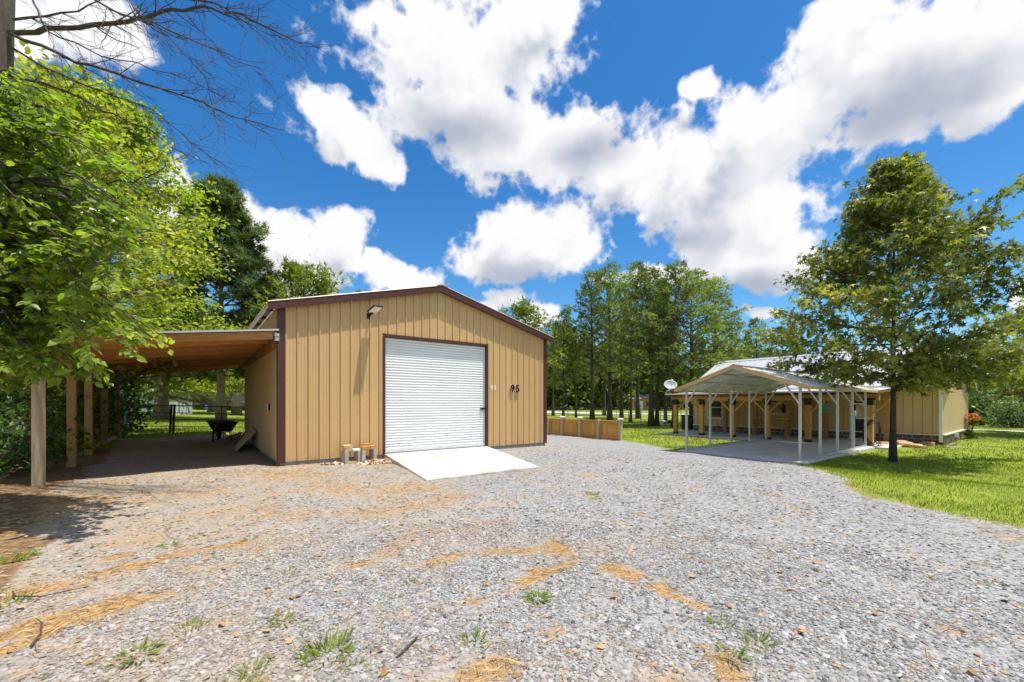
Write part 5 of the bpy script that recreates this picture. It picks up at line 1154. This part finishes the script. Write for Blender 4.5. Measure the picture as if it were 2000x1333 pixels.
pxs, pys, Zs = proj(LPs); vis = (pxs > 0) & (pxs < 2000) & (pys > 0); score = np.where(vis, size/Zs, 0); pick = np.zeros(n, bool); pick[np.argsort(-score)[:300]] = True
rel = LPs-np.array(tb)
st2 = MB(); st2.v = [(v[0]-tb.x, v[1]-tb.y, v[2]-tb.z) for v in st.v]; st2.f = st.f; o = st2.build('trunk', 'bark', None, True); o.parent = t_
o = link('crown', stamp('crown', rel[~pick], LDs[~pick], N[~pick], size[~pick], LEAF, tone[~pick]), 'leaf_near'); o.parent = t_; o['kind'] = 'stuff'
leafmeshes = []
for k in range(6):
    me = np_mesh('leaf', np.array(LEAF[0], float), np.concatenate([np.array(f) for f in LEAF[1]]), [len(f) for f in LEAF[1]], np.full(8, .15+.14*k)); me.materials.append(MATS['leaf_near']); leafmeshes.append(me)
X_, Y_, Z_ = frames(LDs[pick], N[pick])
for p, a, b, c, s_, tn in zip(rel[pick], X_, Y_, Z_, size[pick], tone[pick]):
    o = bpy.data.objects.new('leaf', leafmeshes[min(5, int(tn*6))]); col.objects.link(o); o.parent = t_
    o.matrix_basis = Matrix(((a[0]*s_, b[0]*s_, c[0]*s_, p[0]), (a[1]*s_, b[1]*s_, c[1]*s_, p[1]), (a[2]*s_, b[2]*s_, c[2]*s_, p[2]), (0,0,0,1)))
# ---- bare tree, its trunk on the left edge, dead limbs fanning across the sky
tb = onground(-75, 7.4); t_ = thing('bare_tree', tuple(tb), 'bare dead tree on the left edge with twiggy limbs across the sky', 'tree'); r_ = np.random.default_rng(700)
tk = MB(); tk.tube([tb-Vector((0,0,.2)), at_d(-40, 500, 7.4), at_d(-2, 180, 7.4), at_d(2, 60, 7.4), at_d(8, -60, 7.4), at_d(5, -200, 7.4)], [.24,.20,.17,.155,.14,.11], 10); tk.build('trunk', 'bark', t_, True)
LIMBS = [([(20,68),(120,55),(250,45),(320,22),(400,15),(470,28),(540,65),(625,95)],7.4,6.9,.040),([(15,62),(150,120),(260,155),(380,195),(450,225),(555,255)],7.4,6.6,.026),([(20,150),(110,170),(200,215),(285,250),(380,320)],7.4,7.0,.022),
 ([(30,40),(150,20),(230,-25)],7.4,7.2,.02),([(150,-20),(230,25),(330,60),(450,110),(520,150)],7.0,6.5,.018),([(10,88),(100,140),(190,175),(300,215),(400,300),(460,335)],7.4,7.1,.018),([(330,-10),(420,5),(500,55),(560,80)],6.9,6.7,.016),([(20,350),(150,358),(260,355),(320,330),(328,310)],7.3,6.9,.018),
 ([(60,250),(140,285),(200,320),(300,370),(400,440)],6.9,6.6,.012),([(60,-10),(90,60),(200,110),(330,140),(440,190)],7.2,6.8,.015),([(240,-20),(260,20),(330,75),(400,150),(420,230)],6.8,6.5,.013)]
tw_total = 0
for L_, za, zb_, r0 in LIMBS:
    pts = [at_d(x, y, za+(zb_-za)*i/(len(L_)-1)+r_.normal(0,.05)) for i, (x, y) in enumerate(L_)]; lb = MB(); n = len(pts)
    fine = []
    for a, b in zip(pts[:-1], pts[1:]):
        for k in range(4): fine.append(a.lerp(b, k/4)+Vector(r_.normal(0,.012,3)))
    fine.append(pts[-1]); m = len(fine); rad = [max(.005, 1.1*r0*(1-.92*i/m)) for i in range(m)]; lb.tube(fine, rad, 6, False)
    for j in range(int(m*1.9)):
        i = int(r_.integers(m//6, m-1)); d = (fine[i+1]-fine[i]).normalized(); down = Vector((RT[0],RT[1],0))*.35+Vector((0,0,-.45))
        sd_ = (d*.75+Vector(r_.normal(0,.38,3))+down*r_.uniform(0,.9)).normalized(); sl = r_.uniform(.25,.95); rr = max(.0028, rad[i]*.42); p = [fine[i]]
        dd = sd_.copy()
        for k in range(4): dd = (dd+Vector(r_.normal(0,.13,3))).normalized(); p.append(p[-1]+dd*sl/4)
        lb.tube(p, [rr, rr*.8, rr*.6, rr*.45, .0015], 3, False)
        for q in range(3):
            k = int(r_.integers(1, 5)); s2 = (dd+Vector(r_.normal(0,.5,3))).normalized(); e = p[k]+s2*r_.uniform(.1,.35); lb.tube([p[k], p[k].lerp(e,.5)+Vector(r_.normal(0,.012,3)), e], [.0032,.0027,.002], 3, False)
    lb.build('branch', 'twig', t_)

# ================================================================ WEEDS AND LITTER ON THE DRIVE
WEEDL = ([(0,0,0),(-.10,.5,.04),(0,1,-.05),(.10,.5,.04)], [(0,2,1),(0,3,2)])
WEEDS = [(1050,1170,.15,120,'dense green tuft in the gravel right of centre'),(640,1275,.26,90,'big straggly weed in the gravel at the bottom'),(925,1252,.16,50,'leafy weed with dark base in the bottom gravel'),(550,1214,.13,60,'small green tuft left of the big straggly weed'),
 (372,1228,.16,50,'flat weed in the left gravel below the straw streak'),(492,1308,.16,40,'star-shaped weed near the bottom edge'),(330,1066,.16,45,'weed at the upper end of the long straw streak'),(486,1056,.14,45,'weed beside the end of the long straw streak'),(1157,967,.16,70,'flat green patch in the gravel past the ramp'),
 (1164,976,.13,50,'small flat patch just below another past the ramp'),(1408,1218,.14,45,'thin pale weed right of the straw fork'),(1478,1255,.18,60,'pale weed in straw at the lower right'),(268,1283,.18,60,'sprawling weed at the lower left'),(118,932,.20,40,'bright weed at the foot of the first post'),
 (800,1138,.12,30,'tiny weed left of the straw fork'),(1430,1283,.16,45,'yellowish weed near the bottom right'),(690,1305,.12,30,'low weed near the bottom centre'),(455,1345,.2,50,'weed cut by the bottom edge'),(30,1090,.25,60,'weedy tuft on the left litter'),(15,1180,.2,50,'weedy tuft lower on the left litter'),(560,1120,.12,30,'small sprig in the middle gravel'),(385,1050,.12,25,'little weed under the straw streak')]
for i, (px, py, r, n, lab) in enumerate(WEEDS):
    g = gp(px, py); q = np.random.default_rng(800+i); a = q.uniform(0,6.283,n); rr = r*np.sqrt(q.random(n))*.5; P = np.stack([rr*np.cos(a), rr*np.sin(a), np.full(n, .005)], -1)
    el = q.uniform(.05,.7,n); D = np.stack([np.cos(a)*np.cos(el), np.sin(a)*np.cos(el), np.sin(el)], -1)+q.normal(0,.2,(n,3)); N = np.stack([-np.cos(a)*.5, -np.sin(a)*.5, np.ones(n)], -1)
    o = link('weed', stamp('weed', P, D, N, q.uniform(.35,1.0,n)*r*.5, BLADE if i % 3 else WEEDL, np.clip(q.normal(.5,.25,n),0,.999)), 'weed'); o.location = (g.x, g.y, float(gz(g.x, g.y))); tag(o, lab, 'weed', 'weeds in the gravel')
for lab, pts in (('curved dead twig on the straw at the lower left', [(25,1160),(30,1172),(80,1170),(175,1152)]),('short bent twig near the lower left straw', [(60,1268),(80,1245),(82,1222),(70,1216)]),('thin dark twig in the bottom gravel', [(775,1290),(800,1268),(815,1250)])):
    solid('twig', MB().tube([gp(x, y)+Vector((0,0,.018+.01*(i % 2))) for i, (x, y) in enumerate(pts)], [.006,.006,.005,.003][:len(pts)], 6), 'twig', lab, 'twig')
x, y, r_ = fan(2600, 1.5, 12, 91, 1.4); k = poly_sd(x, y, POLY) > -1.2; k &= (r_.random(len(x)) < .25+.75*S((1-x)/4)); k &= poly_sd(x, y, RAMP2D) < -.02; x, y = x[k], y[k]; n = len(x); a = r_.uniform(0,6.283,n)
tag(link('fallen_leaves', stamp('fallen_leaves', np.stack([x,y,gz(x,y)+.015],-1), np.stack([np.cos(a),np.sin(a),r_.normal(0,.2,n)],-1), r_.normal(0,.35,(n,3))+np.array([0,0,1]), r_.uniform(.03,.08,n), DIAM, r_.random(n)), 'dry_leaf'), kind='stuff')
for o in bpy.data.objects:
    if '_o' in o: del o['_o']
